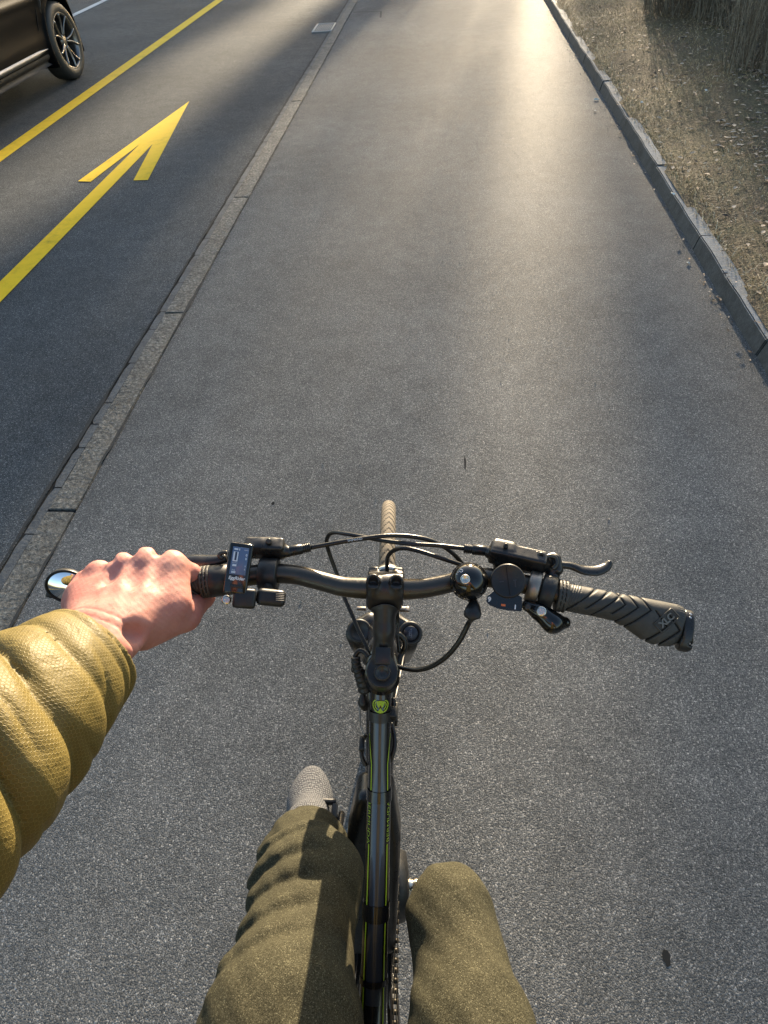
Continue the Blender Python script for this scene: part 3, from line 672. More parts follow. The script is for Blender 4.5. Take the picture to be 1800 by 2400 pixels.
# down tube with battery, motor, seat tube, stays
bb = V3(0, .262, .285)
dt0 = hd_bot + V3(0, -.012, -.005)
mb = MB(); tube(mb, [dt0, bb], [.022, .024], seg=24, n=8, smoothp=False); dt = mb.build('down_tube', M_frameb, bike)
b0, b1 = B(880, 1848, .62), B(880, 2190, .36); bax = nrm(b1-b0); bx = V3(1, 0, 0); bz = nrm(np.cross(bx, bax)); bz = bz if bz[2] > 0 else -bz; bMat = np.stack([bx, bax, bz], 1)
M_batt = plastic('battery_case', (.006, .006, .006), .30, .12)
L = np.linalg.norm(b1-b0)
def f_bat(P):
    q = (P-b0) @ bMat; t = np.clip(q[..., 1]/L, 0, 1); w_ = .028 + .012*np.minimum(1, t*4) ; hgt = .030
    qq = np.stack([np.abs(q[..., 0])-w_+.014, np.abs(q[..., 1]-L/2)-L/2-.012+.014, np.abs(q[..., 2])-hgt+.014], -1)
    d = np.linalg.norm(np.maximum(qq, 0), axis=-1) + np.minimum(qq.max(-1), 0) - .014
    return smax(d, -(np.abs(q[..., 0]) - .0) + (w_ - .0008) * 0 + .0 - 1, .001)
bat = sdf_obj('battery', f_bat, np.minimum(b0, b1)-.07, np.maximum(b0, b1)+.07, .0035, M_batt, bike)
mb = MB(); lathe(mb, [(.02, -.060), (.055, -.055), (.062, -.03), (.062, .03), (.055, .052), (.02, .058)], bb, (1, 0, 0), 48); mot = mb.build('motor', M_plas, bike)
st_top = V3(0, -.235, .90)
mb = MB(); tube(mb, [bb, st_top - (st_top-bb)*.1], .0165, n=2, smoothp=False, seg=20); tube(mb, [st_top-(st_top-bb)*.35, st_top], .0135, n=2, smoothp=False, seg=20)
tube(mb, [tt[-1], bb + (st_top-bb)*.62], trad[-1], n=2, smoothp=False, seg=20)
rh = V3(0, -.24, .345)
for s in (-1, 1):
    tube(mb, [bb + V3(s*.02, -.03, 0), rh + V3(s*.06, 0, 0)], .010, n=2, smoothp=False); tube(mb, [bb+(st_top-bb)*.6 + V3(s*.012, 0, 0), rh + V3(s*.06, 0, 0)], .009, n=2, smoothp=False)
mb.build('seat_tube_and_stays', M_frameb, bike)
build_wheel(rh)
def f_sad(P):
    d = cone(P, V3(0, -.10, .925), V3(0, -.22, .93), .020, .035); d = smin(d, ell(P, V3(0, -.30, .93), (.075, .07, .03)), .03); return d
sdf_obj('saddle', f_sad, V3(-.1, -.40, .86), V3(.1, -.05, .99), .006, M_rub, bike)
# chainring, chain, cranks, pedals
cr_x = .032
mb = MB(); prof = [(.088 + (.004 if k % 2 else 0), 0) for k in range(84)]
pts = [((.0855 + (.0035 if k % 4 in (1, 2) else 0))*math.cos(k*2*math.pi/152), (.0855+(.0035 if k % 4 in (1, 2) else 0))*math.sin(k*2*math.pi/152)) for k in range(152)]
prism(mb, pts, bb + V3(cr_x, 0, 0), np.stack([V3(0, 1, 0), V3(0, 0, 1), V3(1, 0, 0)], 1), .003); cring = mb.build('chainring', M_plas, bike)
M_chain = metal('oily_chain_steel', (.045, .040, .032), .5, .8)
mb = MB(); pts = []
rc = .089
for a in np.linspace(math.radians(95), math.radians(-95), 24): pts.append(bb + V3(cr_x+.0015, rc*math.cos(a), rc*math.sin(a)))
top0, bot0 = pts[0], pts[-1]; rt_ = rh + V3(cr_x+.0015, 0, .032); rb_ = rh + V3(cr_x+.0015, 0, -.032)
path = [rt_] + [rt_ + (top0-rt_)*t for t in np.linspace(.05, 1, 20)] + pts[1:] + [bot0 + (rb_-bot0)*t for t in np.linspace(.05, 1, 10)]
path = np.array(path); sl = np.concatenate([[0], np.cumsum(np.linalg.norm(np.diff(path, axis=0), axis=1))])
for k in range(int(sl[-1]/.0127)):
    s0, s1 = k*.0127, (k+1)*.0127; p0 = V3(*[np.interp(s0, sl, path[:, j]) for j in range(3)]); p1 = V3(*[np.interp(s1, sl, path[:, j]) for j in range(3)])
    ax_ = nrm(p1-p0); Mx = np.stack([V3(1, 0, 0), ax_, np.cross(V3(1, 0, 0), ax_)], 1)
    o = .0032 if k % 2 else .0020
    for s in (-1, 1): rbox(mb, (p0+p1)/2 + V3(s*o, 0, 0), (.0012, .0185, .0080), Mx, .0004, 1)
    lathe(mb, [(.0038, -.0045), (.0038, .0045)], p0, (1, 0, 0), 8)
mb.build('chain', M_chain, bike)
cang = math.radians(145)                       # right crank points back and up
cd = V3(0, math.cos(cang), math.sin(cang))
for s in (-1, 1):
    dd = cd if s > 0 else -cd; x0 = s*.070; e = bb + V3(x0 + s*.008, 0, 0) + dd*.17
    mb = MB(); tube(mb, [bb + V3(x0, 0, 0) - dd*.008, bb + V3(x0+s*.004, 0, 0) + dd*.03, bb + V3(x0+s*.008, 0, 0)+dd*.14, e + dd*.010], [(.011, .009), (.010, .008), (.009, .006), (.009, .007)], seg=16, n=5)
    ck = mb.build('crank', M_alloyblk, bike)
    mb = MB(); lathe(mb, [(.0125, -.014), (.0125, .0), (.0110, .002), (.0110, .006), (.0125, .008), (.0125, .015), (.009, .017), (.004, .0165), (0, .014)], bb + V3(s*.060, 0, 0), (s, 0, 0), 28); mb.build('crank_bolt', M_steel, ck)
    mb = MB(); pd = e + V3(s*.055, 0, 0); rbox(mb, pd + V3(0, .030, 0), (.085, .010, .018), bev=.003); rbox(mb, pd - V3(0, .030, 0), (.085, .010, .018), bev=.003)
    for q in (-.04, 0, .04): rbox(mb, pd + V3(q, 0, 0), (.012, .055, .016), bev=.003)
    tube(mb, [e, pd + V3(s*.045, 0, 0)], .006, n=1, smoothp=False); mb.build('pedal', M_plas, bike)
# ================================================================ COCKPIT DETAILS
def grip(A0, A1, side, name_logo=True):
    L = np.linalg.norm(A1-A0); ax = nrm(A1-A0); mid = (A0+A1)/2
    z = nrm(V3(0, 0, HB)-mid); z = nrm(z - ax*z.dot(ax)); y = np.cross(z, ax)*side          # y: towards the rider
    if y[1] > 0: y = -y
    M = np.stack([ax, y, z], 1)
    wtab_x = [0, .3, .42, .55, .70, .82, .93, 1.0]; lowx = [.0138, .0138, .0142, .019, .0275, .030, .0275, .021]; upx = [.0138, .0138, .0138, .0138, .0140, .0140, .0138, .012]
    def gdist(P):
        q = (P-A0) @ M; X, Yq = q[..., 0], q[..., 1]; lo_ = np.interp(X/L, wtab_x, lowx); g = np.full(X.shape, 1.)
        for k in range(6):
            x0 = .020 + k*.0122; apex = -.0045 + .0003*k; d1 = np.where(Yq > apex, -(Yq-apex)*1.0, (apex-Yq)*(-.9 if k > 2 else 1.0))
            g = np.minimum(g, np.where((Yq < lo_*(.55 if k % 2 else .9)) | (k > 3), np.abs(X-x0-d1)/1.4, 1.))
        for x0, y0 in ((.0985, .010), (.1115, .011)):
            d1 = -np.abs(Yq-y0)*.95; g = np.minimum(g, np.where(Yq > -.004, np.abs(X-x0-d1)/1.4, 1.))
        return np.where(q[..., 2] > -.006, g, 1.)
    def fld(P, groove=True):
        q = (P-A0) @ M; t = q[..., 0]/L; lo_ = np.interp(t, wtab_x, lowx); up_ = np.interp(t, wtab_x, upx); th = np.interp(t, [0, .4, .8, 1], [.0138, .0138, .0125, .0095])
        yy = np.where(q[..., 1] > 0, q[..., 1]/lo_, q[..., 1]/up_); e = np.sqrt(yy**2 + (q[..., 2]/th)**2); d = (e-1)*np.minimum(th, np.where(q[..., 1] > 0, lo_, up_))
        d = smax(d, np.abs(q[..., 0]-L/2)-L/2, .004)
        if groove:
            top = q[..., 2] > -.004; X, Yq = q[..., 0], q[..., 1]; g = gdist(P)
            d = d + .0017*np.exp(-(g/.0009)**2)
            rib = (X > .004) & (X < .014); d = d + np.where(rib, .00045*np.sin(X*2600+Yq*900), 0)
            d = d + np.where((X > .107) & top, .0003*np.sin(X*1500+Yq*3800), 0)
        for x0 in (-.006, -.0025, .001): d = smin(d, cyl(P, A0 + ax*x0, ax, .0158, .0010) - .0004, .0008)
        return d
    cs = np.array([A0 + M @ V3(a, b, c) for a in (-.012, L+.008) for b in (-.022, .036) for c in (-.02, .02)])
    gV, gF = nets(fld, cs.min(0), cs.max(0), .0008); gmb = MB(); gmb.add(gV, gF.tolist())
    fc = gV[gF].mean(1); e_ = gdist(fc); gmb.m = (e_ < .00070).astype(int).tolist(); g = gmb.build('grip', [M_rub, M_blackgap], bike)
    def f_end(P):
        q = (P-A0) @ M; c = V3(L+.0015, .010, -.001); e = np.sqrt(((q[..., 1]-c[1])/.0205)**2 + ((q[..., 2]-c[2])/.0115)**2); d = (e-1)*.0115
        d = smax(d, np.abs(q[..., 0]-c[0]-.002)-.0048, .002); d = smin(d, cyl(P, A0 + M @ V3(L+.004, .021, 0), ax, .0072, .0055)-.0005, .002)
        d = smax(d, -cyl(P, A0 + M @ V3(L+.0075, .0215, .004), M[:, 2], .0022, .006), .0006); return d
    cs = np.array([A0 + M @ V3(a, b, c) for a in (L-.01, L+.018) for b in (-.02, .036) for c in (-.018, .018)])
    e = sdf_obj('end_clamp', f_end, cs.min(0), cs.max(0), .0008, M_alloyblk, g)
    if name_logo:
        mb = MB(); tv, tf = textmesh('XLC', .0088, .0003, spacing=.9); a = math.radians(52); gl = lambda x, y, z: A0 + M @ V3(.0965 + x*math.cos(a) - y*math.sin(a), .0035 - x*math.sin(a) - y*math.cos(a), z)
        mb.add([gl(x, y, .0131) for x, y, _ in tv], [f[::-1] for f in tf])
        mb.build('grip_logo', NM('lit_emboss_rubber', rough=.45, col=(.15, .145, .125)).m, g, smooth=False)  # flat letters in paler rubber, the lit look of embossing painted in
        mb = MB(); pts = [(-.0112, -.0056), (.0112, -.0056), (.0112, .0056), (-.0112, .0056)]
        for i in range(4):
            p, q = pts[i], pts[(i+1) % 4]; tube(mb, [gl(*p, .0124), gl((p[0]+q[0])/2, (p[1]+q[1])/2, .0127), gl(*q, .0124)], .0007, seg=6, n=3)
        mb.build('logo_frame', M_rub, g)
        mb = MB(); rr = random.Random(3)
        for k in range(9):
            q = A0 + M @ V3(L+.0035, -.007+k*.0032, .0075-.0004*(k-2)**2*.3); rbox(mb, q, (.0018+.001*rr.random(), .0012, .0009), M @ np.array([[.8, -.6, 0], [.6, .8, 0], [0, 0, 1]]), 0)
        mb.build('end_print', M_white, e, smooth=False)
    return g, M, L
gR, gRM, gRL = grip(B(1321, 1398, 1.055), B(1601, 1453, 1.052), 1)
tag(gR); gL, gLM, gLL = grip(B(478, 1364, 1.058), B(205, 1398, 1.053), -1, False)

def ring_on_bar(name, pa, pb, r, mat, parent, extra=None, u=1.058):
    a, b = B(*pa, u), B(*pb, u); d = nrm(b-a); L = np.linalg.norm(b-a)
    mb = MB(); lathe(mb, [(r-.0012, 0), (r, .0012), (r, L-.0012), (r-.0012, L)], a, d, 36)
    return mb.build(name, mat, parent)
# ---- right brake lever
def lever_unit(body_pts, body_r, blade, blade_r, nut, mat_b=M_alloyblk, extra=None, side=1):
    d0 = None
    def fb(P):
        d = None
        for (a, ra), (b, rb) in zip(zip(body_pts[:-1], body_r[:-1]), zip(body_pts[1:], body_r[1:])):
            c = cone(P, a, b, ra, rb); d = c if d is None else smin(d, c, .004)
        for e in (extra or []): d = smin(d, e(P), .003)
        return d
    pts = np.array(body_pts); o = sdf_obj('brake_lever', fb, pts.min(0)-.022, pts.max(0)+.022, .0011, mat_b, bike)
    mb = MB(); tube(mb, blade, blade_r, seg=20, n=8); mb.build('lever_blade', mat_b, o)
    mb = MB(); a, b = nut; d = nrm(b-a); L = np.linalg.norm(b-a)
    prof = [(.0045, 0), (.0055, .001), (.0055, L*.62), (.0042, L*.66)]
    for k in range(4): prof += [(.0042, L*(.68+.08*k)), (.0050, L*(.70+.08*k)), (.0050, L*(.735+.08*k)), (.0042, L*(.745+.08*k))]
    prof += [(.003, L)]; lathe(mb, prof, a, d, 20); mb.build('cable_boot', M_cable, o)
    return o
U1 = 1.072
_a = math.radians(-14); _Ml = np.array([[math.cos(_a), -math.sin(_a), 0], [math.sin(_a), math.cos(_a), 0], [0, 0, 1]])
rb = lever_unit([c3(345, 128, U1), c3(400, 120, U1), c3(560, 165, U1-.002), c3(640, 185, U1), c3(690, 215, 1.064)], [.0060, .0068, .0080, .0072, .0062],
                [c3(735, 200, 1.068), c3(800, 205, 1.067), c3(870, 228, 1.065), c3(940, 232, 1.064), c3(990, 215, 1.064), c3(1015, 190, 1.065), c3(1022, 180, 1.066)],
                [(.0042, .0036), (.0036, .0040), (.0032, .0056), (.0032, .0060), (.0032, .0052), (.0034, .0036), (.0028, .0022)], (c3(340, 122, U1), c3(205, 108, U1)),
                extra=[lambda P: sbox(P, c3(505, 158, 1.072), (.0285, .0085, .0105), .0028, _Ml), lambda P: sbox(P, c3(425, 118, 1.073), (.0115, .0078, .0095), .0030, _Ml), lambda P: sbox(P, c3(500, 190, 1.060), (.024, .008, .008), .003), lambda P: cone(P, c3(650, 190, 1.068), c3(720, 165, 1.068), .0045, .0045),
                       lambda P: cone(P, c3(650, 165, 1.072), c3(700, 150, 1.072), .0040, .0040), lambda P: cone(P, c3(720, 165, 1.072), c3(725, 225, 1.066), .0050, .0060), lambda P: cone(P, c3(690, 215, 1.064), c3(700, 280, 1.058), .006, .007)])
for q, r in ((c3(440, 92, 1.086), .0024), (c3(612, 138, 1.080), .0026), (c3(635, 152, 1.081), .0045)):
    mb = MB(); lathe(mb, [(r, -.004), (r, .0012), (r*.75, .002), (r*.45, .002), (r*.45, .0004), (0, .0004)], q, M=facing(q), seg=18); mb.build('screw', M_bar, rb)
mb = MB(); tube(mb, [c3(655, 195, 1.078), c3(650, 165, 1.079), c3(680, 150, 1.080), c3(715, 160, 1.078), c3(722, 195, 1.075), c3(700, 222, 1.072)], .0022, seg=10, n=6); mb.build('pivot_spring', M_bar, rb)
ring_on_bar('lever_clamp', (1267, 1381), (1300, 1391), .0165, M_plas, rb)
# ---- shifter: worn ring, round cap, window, thumb paddle
sh = ring_on_bar('shifter', (1236, 1372), (1264, 1380), .0160, M_worn, bike)
sc_c = c3(452, 288, 1.088); ms = facing(sc_c)
mb = MB(); lathe(mb, [(.0150, -.022), (.0163, -.016), (.0166, -.003), (.0160, -.0006), (.0148, 0), (.0140, -.0006), (0, -.0006)], sc_c, M=ms, seg=56); cap_ = mb.build('round_cap', M_plas, sh)
mb = MB(); rbox(mb, sc_c - ms[:, 2]*.0004, (.0007, .0275, .0008), ms, 0); mb.build('split_line', M_blackgap, cap_, smooth=False)
mb = MB(); 
for dx, w_ in ((-.006, .004), (.0065, .0035)):
    rbox(mb, sc_c + ms[:, 0]*dx - ms[:, 2]*.0004, (w_, .0012, .0006), ms, 0)
rbox(mb, sc_c + ms[:, 0]*.0065 + ms[:, 1]*-.0035 - ms[:, 2]*.0004, (.0012, .006, .0006), ms, 0)
mb.build('cap_marks', M_dkprint, cap_, smooth=False)
wn = c3(430, 405, 1.070); mw = rotz(facing(wn), math.radians(-11))
mb = MB(); pts = [(-.0165, .0035), (-.0170, -.001), (-.0135, -.0045), (-.006, -.0068), (.004, -.0078), (.0160, -.0075), (.0172, -.006), (.0165, .006), (.008, .010), (-.010, .010)]
prism(mb, pts, wn - mw[:, 2]*.012, mw, .012); wo_ = mb.build('gear_window', M_gloss, sh, smooth=False)
for t_, x_, y_ in (('9', -.0140, .0010), ('1', .0108, -.0042)):
    mb = MB(); tv, tf = textmesh(t_, .0062, .0003); mb.add((tv + V3(x_, y_, .0003)) @ mw.T + wn, tf)
    mb.build('gear_number', M_white, wo_, smooth=False)
mb = MB(); rbox(mb, wn + mw @ V3(-.0005, -.0030, .0003), (.0042, .0022, .0006), mw, .0002); mb.build('gear_marker', M_orange, wo_)
mb = MB()
for a, b in (((-.0150, -.0022), (-.004, -.0058)), ((.0155, .005), (.0155, -.0062)), ((-.003, -.006), (.0155, -.0062))):
    tube(mb, [wn + mw @ V3(*a, .0003), wn + mw @ V3(*b, .0003)], .00025, seg=5, n=1, smoothp=False)
mb.build('window_rim', M_dkprint, wo_)
def f_pad(P):
    d = cone(P, c3(625, 455, 1.048), c3(700, 520, 1.042), .0095, .0105); d = smin(d, cone(P, c3(700, 520, 1.042), c3(765, 520, 1.040), .0095, .0062), .005); d = smin(d, cone(P, c3(560, 425, 1.05), c3(620, 450, 1.048), .0060, .008), .004); return d
q = c3(670, 490, 1.045); sdf_obj('thumb_lever', f_pad, q-.045, q+.045, .0013, M_gloss, sh)
def bolt(q, r, parent, mat=M_steel, ax=None):
    mb = MB(); M_ = facing(q) if ax is None else basis(ax); a = [(r, -.005), (r, .0010), (r*.85, .0020), (r*.55, .0020)]
    lathe(mb, a, q, M=M_, seg=24)
    hexp = [(r*.55*math.cos(k*math.pi/3), r*.55*math.sin(k*math.pi/3)) for k in range(6)]; b = mb.build('clamp_bolt', mat, parent)
    m2 = MB(); prism(m2, hexp, q + M_[:, 2]*.0014, M_, .0002); m2.build('hex_socket', M_blackgap, b, smooth=False)
bolt(c3(637, 457, 1.060), .0050, sh); bolt(c3(560, 432, 1.056), .0034, sh, M_bar)
# ---- bell
bc = c3(235, 290, 1.082); mbm = facing(bc)
R_ = .0178; prof = [(R_*.97, -.010), (R_*1.04, -.0095), (R_*1.05, -.008)] + [(R_*math.cos(a), -.007 + R_*math.sin(a)*.92) for a in np.linspace(0, math.pi/2, 18)]
mb = MB(); lathe(mb, prof, bc, M=mbm, seg=64); bell = mb.build('bell', M_gloss, bike); tag(bell)
mb = MB(); q = bc + mbm @ V3(-.0034, .002, -.007+R_*.905); lathe(mb, [(.0048, -.002), (.0048, .0008), (.0042, .0016), (.0030, .0016), (.0026, .0010), (0, .0010)], q, M=mbm, seg=28); mb.build('bell_rivet', M_steel, bell)
mb = MB(); rr = random.Random(8)
for k in range(9):
    a = math.radians(125+rr.uniform(-12, 20)); b = math.radians(rr.uniform(40, 52)); n_ = V3(math.cos(a)*math.cos(b), math.sin(a)*math.cos(b), math.sin(b)*.92)
    rbox(mb, bc + mbm @ (n_*R_ + V3(0, 0, -.007)), (.0022*rr.uniform(.4, 1.3), .0007, .0005), mbm @ rotz(np.eye(3), a+.4), 0)
mb.build('scuffed_print', M_white, bell, smooth=False)
mb = MB(); tube(mb, [bc + mbm @ V3(0, -.006, -.012), bc + mbm @ V3(.002, -.020, -.016)], [(.012, .008), (.006, .004)], seg=16, n=3, smoothp=False); lathe(mb, [(.0118, -.008), (.0122, -.007), (.0122, .007), (.0118, .008)], B(1099, 1358, 1.058), (1, .06, 0), 30); mb.build('bell_mount', M_plas, bell)
# shift cable boot below the bell, leaf shaped
mb = MB(); tube(mb, [c3(262, 395, 1.060), c3(262, 425, 1.062), c3(256, 462, 1.062), c3(252, 488, 1.060), c3(250, 505, 1.058)], [.0030, (.0040, .0062), (.0045, .0085), (.0040, .0080), .0028], seg=18, n=5); mb.build('shift_cable_boot', M_plas, bike)
# ---- display on the left
dc = c1(1272, 345, 1.098); md = rotz(facing(dc), math.radians(4.5)); W_, H_ = .0208, .0445
mb = MB(); rbox(mb, dc - md[:, 2]*.0045 - md[:, 1]*.003, (W_+.0015, H_+.004, .009), md, .0022, 3); disp = mb.build('display', M_gloss, bike)
mb = MB(); rbox(mb, dc + md @ V3(-.0003, .0040, .0003), (.0150, .0260, .0006), md, .0002); scr = mb.build('screen', NM('lcd_screen', rough=.22, col=(.10, .15, .26)).m, disp)
M_lcd = NM('lcd_marks', rough=.3, col=(.62, .68, .74)).m
mb = MB(); Z_ = .00095
def L_(t_, x, y, s, b=0):
    tv, tf = textmesh(t_, s, b); mb.add((tv + V3(x, y, Z_)) @ md.T + dc, tf)
rbox(mb, dc + md @ V3(-.0043, .0078, Z_), (.0046, .0092, .0002), md, 0)
rbox(mb, dc + md @ V3(-.0046, .0148, Z_), (.0036, .0016, .0002), md, 0); rbox(mb, dc + md @ V3(-.0015, .0148, Z_), (.0008, .0020, .0002), md, 0)
rbox(mb, dc + md @ V3(-.0042, -.0004, Z_), (.0038, .0020, .0002), md, 0)
L_('AUTO', -.0042, .0018, .0018); L_('POS', -.0044, -.0050, .0017); L_('888', -.0042, -.0070, .0026, .0001); L_('km/h', .0048, .0148, .0018); L_('0', .0056, .0100, .0030, .0001); L_('0', .0056, .0065, .0030, .0001); L_('8', .0058, -.0005, .0022); L_('8', .0058, -.0035, .0022)
mb.build('screen_marks', M_lcd, scr, smooth=False)
mb = MB(); tv, tf = textmesh('1', .0105, .0004); mb.add((tv + V3(-.0041, .0078, .00115)) @ md.T + dc, tf); mb.build('assist_level', NM('lcd_dark', rough=.3, col=(.03, .05, .09)).m, scr, smooth=False)
mb = MB(); tv, tf = textmesh('EggRider', .0042, .00012); tv[:, 0] += tv[:, 1]*.2; mb.add((tv + V3(-.0002, -.0125, .0003)) @ md.T + dc, tf); mb.build('display_name', M_white, disp, smooth=False)
q = c1(1308, 560, 1.070); mq = rotz(facing(q), math.radians(6))
mb = MB(); rbox(mb, q, (.0215, .0190, .020), mq, .003); rbox(mb, dc + md @ V3(.0015, -.0200, -.0075), (.0175, .014, .012), md, .003); mb.build('display_bracket', M_plas, disp)
mb = MB(); rbox(mb, dc + md @ V3(.0005, -.0198, .0003), (.0115, .0030, .0015), md, .0005); mb.build('display_button', M_plas, disp)
# left clamp ring and thumb control
ct = ring_on_bar('thumb_control', (609, 1345), (652, 1347), .0168, M_plas, bike, u=1.060)
def f_ct(P):
    d = sbox(P, c1(1480, 555, 1.066), (.0140, .0082, .0075), .005, rotz(facing(c1(1480, 555, 1.066)), .05)); d = smin(d, cone(P, c1(1460, 470, 1.062), c1(1460, 540, 1.062), .0045, .006), .006); return d
q = c1(1480, 545, 1.066); sdf_obj('control_pod', f_ct, q-.03, q+.03, .0012, M_plas, ct)
mb = MB(); mq = rotz(facing(c1(1540, 548, 1.073)), .08)
for k in range(6): rbox(mb, c1(1538, 520+k*11, 1.0745), (.0085, .0012, .0022), mq, .0004, 1)
mb.build('control_ribs', M_dkprint, ct)
mb = MB(); rbox(mb, c1(1470, 262, 1.066), (.011, .004, .010), bev=.0015); mb.build('clamp_lug', M_plas, ct)
# left brake lever
lb = lever_unit([c1(1350, 232, U1), c1(1420, 225, U1+.003), c1(1490, 225, U1+.002), c1(1550, 250, U1), c1(1590, 258, U1)], [.0070, .0078, .0080, .0068, .0056],
                [c1(1190, 300, 1.068), c1(1130, 312, 1.066), c1(1050, 318, 1.064), c1(950, 318, 1.062), c1(820, 345, 1.055)],
                [(.0045, .0045), (.0042, .0060), (.0040, .0075), (.0040, .0075), (.004, .006)], (c1(1590, 256, U1), c2(105, 620, U1)),
                extra=[lambda P: sbox(P, c1(1440, 235, 1.073), (.0200, .0078, .0098), .0028), lambda P: cone(P, c1(1200, 290, 1.068), c1(1350, 240, 1.070), .0060, .0085), lambda P: cone(P, c1(1180, 330, 1.062), c1(1250, 300, 1.064), .007, .009)])
bolt(c1(1465, 190, 1.086), .0030, lb, M_bar)
mb = MB(); tube(mb, [c1(1195, 262, 1.076), c1(1160, 265, 1.076), c1(1145, 285, 1.074), c1(1165, 300, 1.072)], .0022, seg=10, n=6); mb.build('pivot_spring', M_bar, lb)
ring_on_bar('lever_clamp', (490, 1364), (545, 1356), .0160, M_plas, lb)
bolt(c1(1192, 568, 1.062), .0048, lb)
# ---- bar-end mirror
mc = c1(155, 482, 1.048); mm = basis(nrm(V3(.21, -.88, .40)*1.0)); mm = np.stack([nrm(np.cross(V3(0, 1, 0), mm[:, 2])), np.cross(mm[:, 2], nrm(np.cross(V3(0, 1, 0), mm[:, 2]))), mm[:, 2]], 1)
def scaled_lathe(prof, c, M, sx, sy, name, mat, parent, seg=56):
    m_ = MB(); lathe(m_, prof, (0, 0, 0), M=np.eye(3), seg=seg); V_ = m_.v[0]*V3(sx, sy, 1); m_.v[0] = V_ @ M.T + c; return m_.build(name, mat, parent)
mir = scaled_lathe([(.0, -.012), (.014, -.011), (.0195, -.005), (.0205, .0), (.0202, .0012), (.0190, .0012), (.0188, -.0004)], mc, mm, 1.0, .92, 'mirror', M_plas, bike)
M_mir = NM('mirror_glass', rough=.02, metal=1, col=(.85, .85, .85)).m
scaled_lathe([(.0188, -.0002)] + [(.0188*t, .0045*(1-t*t)-.0002) for t in (.9, .75, .6, .45, .3, .15, 0)], mc, mm, 1.0, .92, 'mirror_glass', M_mir, mir)
mb = MB(); tube(mb, [mc - mm[:, 2]*.010, mc + V3(.012, .0, -.014), B(200, 1399, 1.053)], [.005, .006, .008], seg=14, n=6); rbox(mb, mc + mm @ V3(-.012, -.016, -.003), (.008, .006, .007), mm, .002); mb.build('mirror_arm', M_plas, mir)

# ---------------------------------------------------------------- cables
def cable(pts, r=.0024, name='brake_cable', mat=M_cable, seg=12):
    mb = MB(); tube(mb, pts, r, seg=seg, n=8); return mb.build(name, mat, bike)
ca = cable([c2(100, 625, 1.072), c2(350, 578, 1.076), c2(560, 545, 1.078), c2(750, 520, 1.078), c2(900, 516, 1.076), c2(1050, 530, 1.074), c2(1180, 560, 1.070), c2(1290, 612, 1.064), c2(1390, 685, 1.055), c2(1480, 790, 1.04)])
cb = cable([c2(1520, 635, 1.072), c2(1400, 622, 1.074), c2(1250, 605, 1.074), c2(1000, 590, 1.072), c2(750, 560, 1.068), c2(560, 525, 1.062), c2(430, 502, 1.056), c2(310, 490, 1.046), c2(258, 530, 1.036), c2(254, 600, 1.024), c2(290, 720, 1.008), c2(350, 880, .99), c2(410, 1070, .975), c2(480, 1230, .965), c2(540, 1370, .958), c2(615, 1530, .95), c2(650, 1700, .93)], .0023)
cc_ = cable([c2(1480, 790, 1.050), c2(1430, 770, 1.054), c2(1250, 710, 1.060), c2(1050, 648, 1.060), c2(930, 628, 1.056), c2(850, 650, 1.046), c2(800, 700, 1.032), c2(790, 780, 1.01), c2(792, 860, .985)], .0024, 'shift_cable')
cable([c3(250, 500, 1.058), c2(1520, 1300, 1.048), c2(1440, 1455, 1.030), c2(1330, 1590, 1.010), c2(1200, 1680, .992), c2(1070, 1716, .978), c2(960, 1706, .968), c2(860, 1680, .96)], .0027, 'shift_cable')
cable([c2(620, 1600, .96), c2(590, 1560, .962), c2(545, 1545, .962), c2(508, 1590, .958), c2(512, 1660, .952)], .0028, 'wiring')
mb = MB(); tube(mb, [c2(508, 1600, .958), c2(520, 1690, .950), c2(560, 1780, .940), c2(600, 1900, .925)], [.0048, .0055, .0070, .0080], seg=18, n=10, shape=lambda V, Q, T, N, B_, a: Q[:, None] + (V-Q[:, None])*(1+.10*np.sin(np.arange(len(Q))*1.6))[:, None, None]); mb.build('cable_wrap', M_plas, bike)
cable([c2(500, 1670, .95), c2(475, 1700, .948), c2(480, 1735, .946), c2(520, 1745, .944)], .0006, 'loose_wire', seg=6)
cable([c2(560, 1740, .94), c2(480, 1700, .945), c2(500, 1650, .95)], .0006, 'loose_wire', seg=6)
cable([c2(878, 1180, .98), c2(885, 1290, .965), c2(883, 1400, .955), c2(900, 1560, .94)], .0024)
cable([c2(868, 1400, .955), c2(905, 1405, .953), c2(942, 1450, .948), c2(948, 1510, .942), c2(920, 1570, .935), c2(880, 1660, .93)], .0034, 'wiring')
M_grey = NM('grey_wire', rough=.35, col=(.16, .15, .14)).m
cable([c2(955, 1490, .82), c2(930, 1640, .86), c2(890, 1850, .88), c2(862, 1990, .89), c2(852, 2120, .885)], .0010, 'thin_wire', M_grey, 6)
cable([c2(560, 1850, .90), c2(556, 2050, .86), c2(552, 2210, .83)], .0008, 'thin_wire', M_grey, 6)
cable([c4(400, 620, .80), c4(425, 900, .78), c4(470, 990, .78)], .0008, 'thin_wire', M_grey, 6)
for a, b in ((c4(435, 540, .915), c4(455, 680, .905)),):
    mb = MB(); tube(mb, [c4(440, 470, .92), c4(448, 560, .915), c4(452, 640, .908), c4(480, 690, .90)], [.0020, .0028, .0068, .0060], seg=14, n=6); mb.build('lever_knob', M_plas, bike)
cable([c4(480, 980, .885), c4(440, 1050, .88), c4(430, 1140, .875), c4(440, 1230, .87), c4(480, 1300, .865)], .0024, 'wiring')
cable([c4(735, 860, .89), c4(765, 960, .885), c4(775, 1080, .88), c4(755, 1180, .875), c4(725, 1260, .868)], .0026, 'wiring')
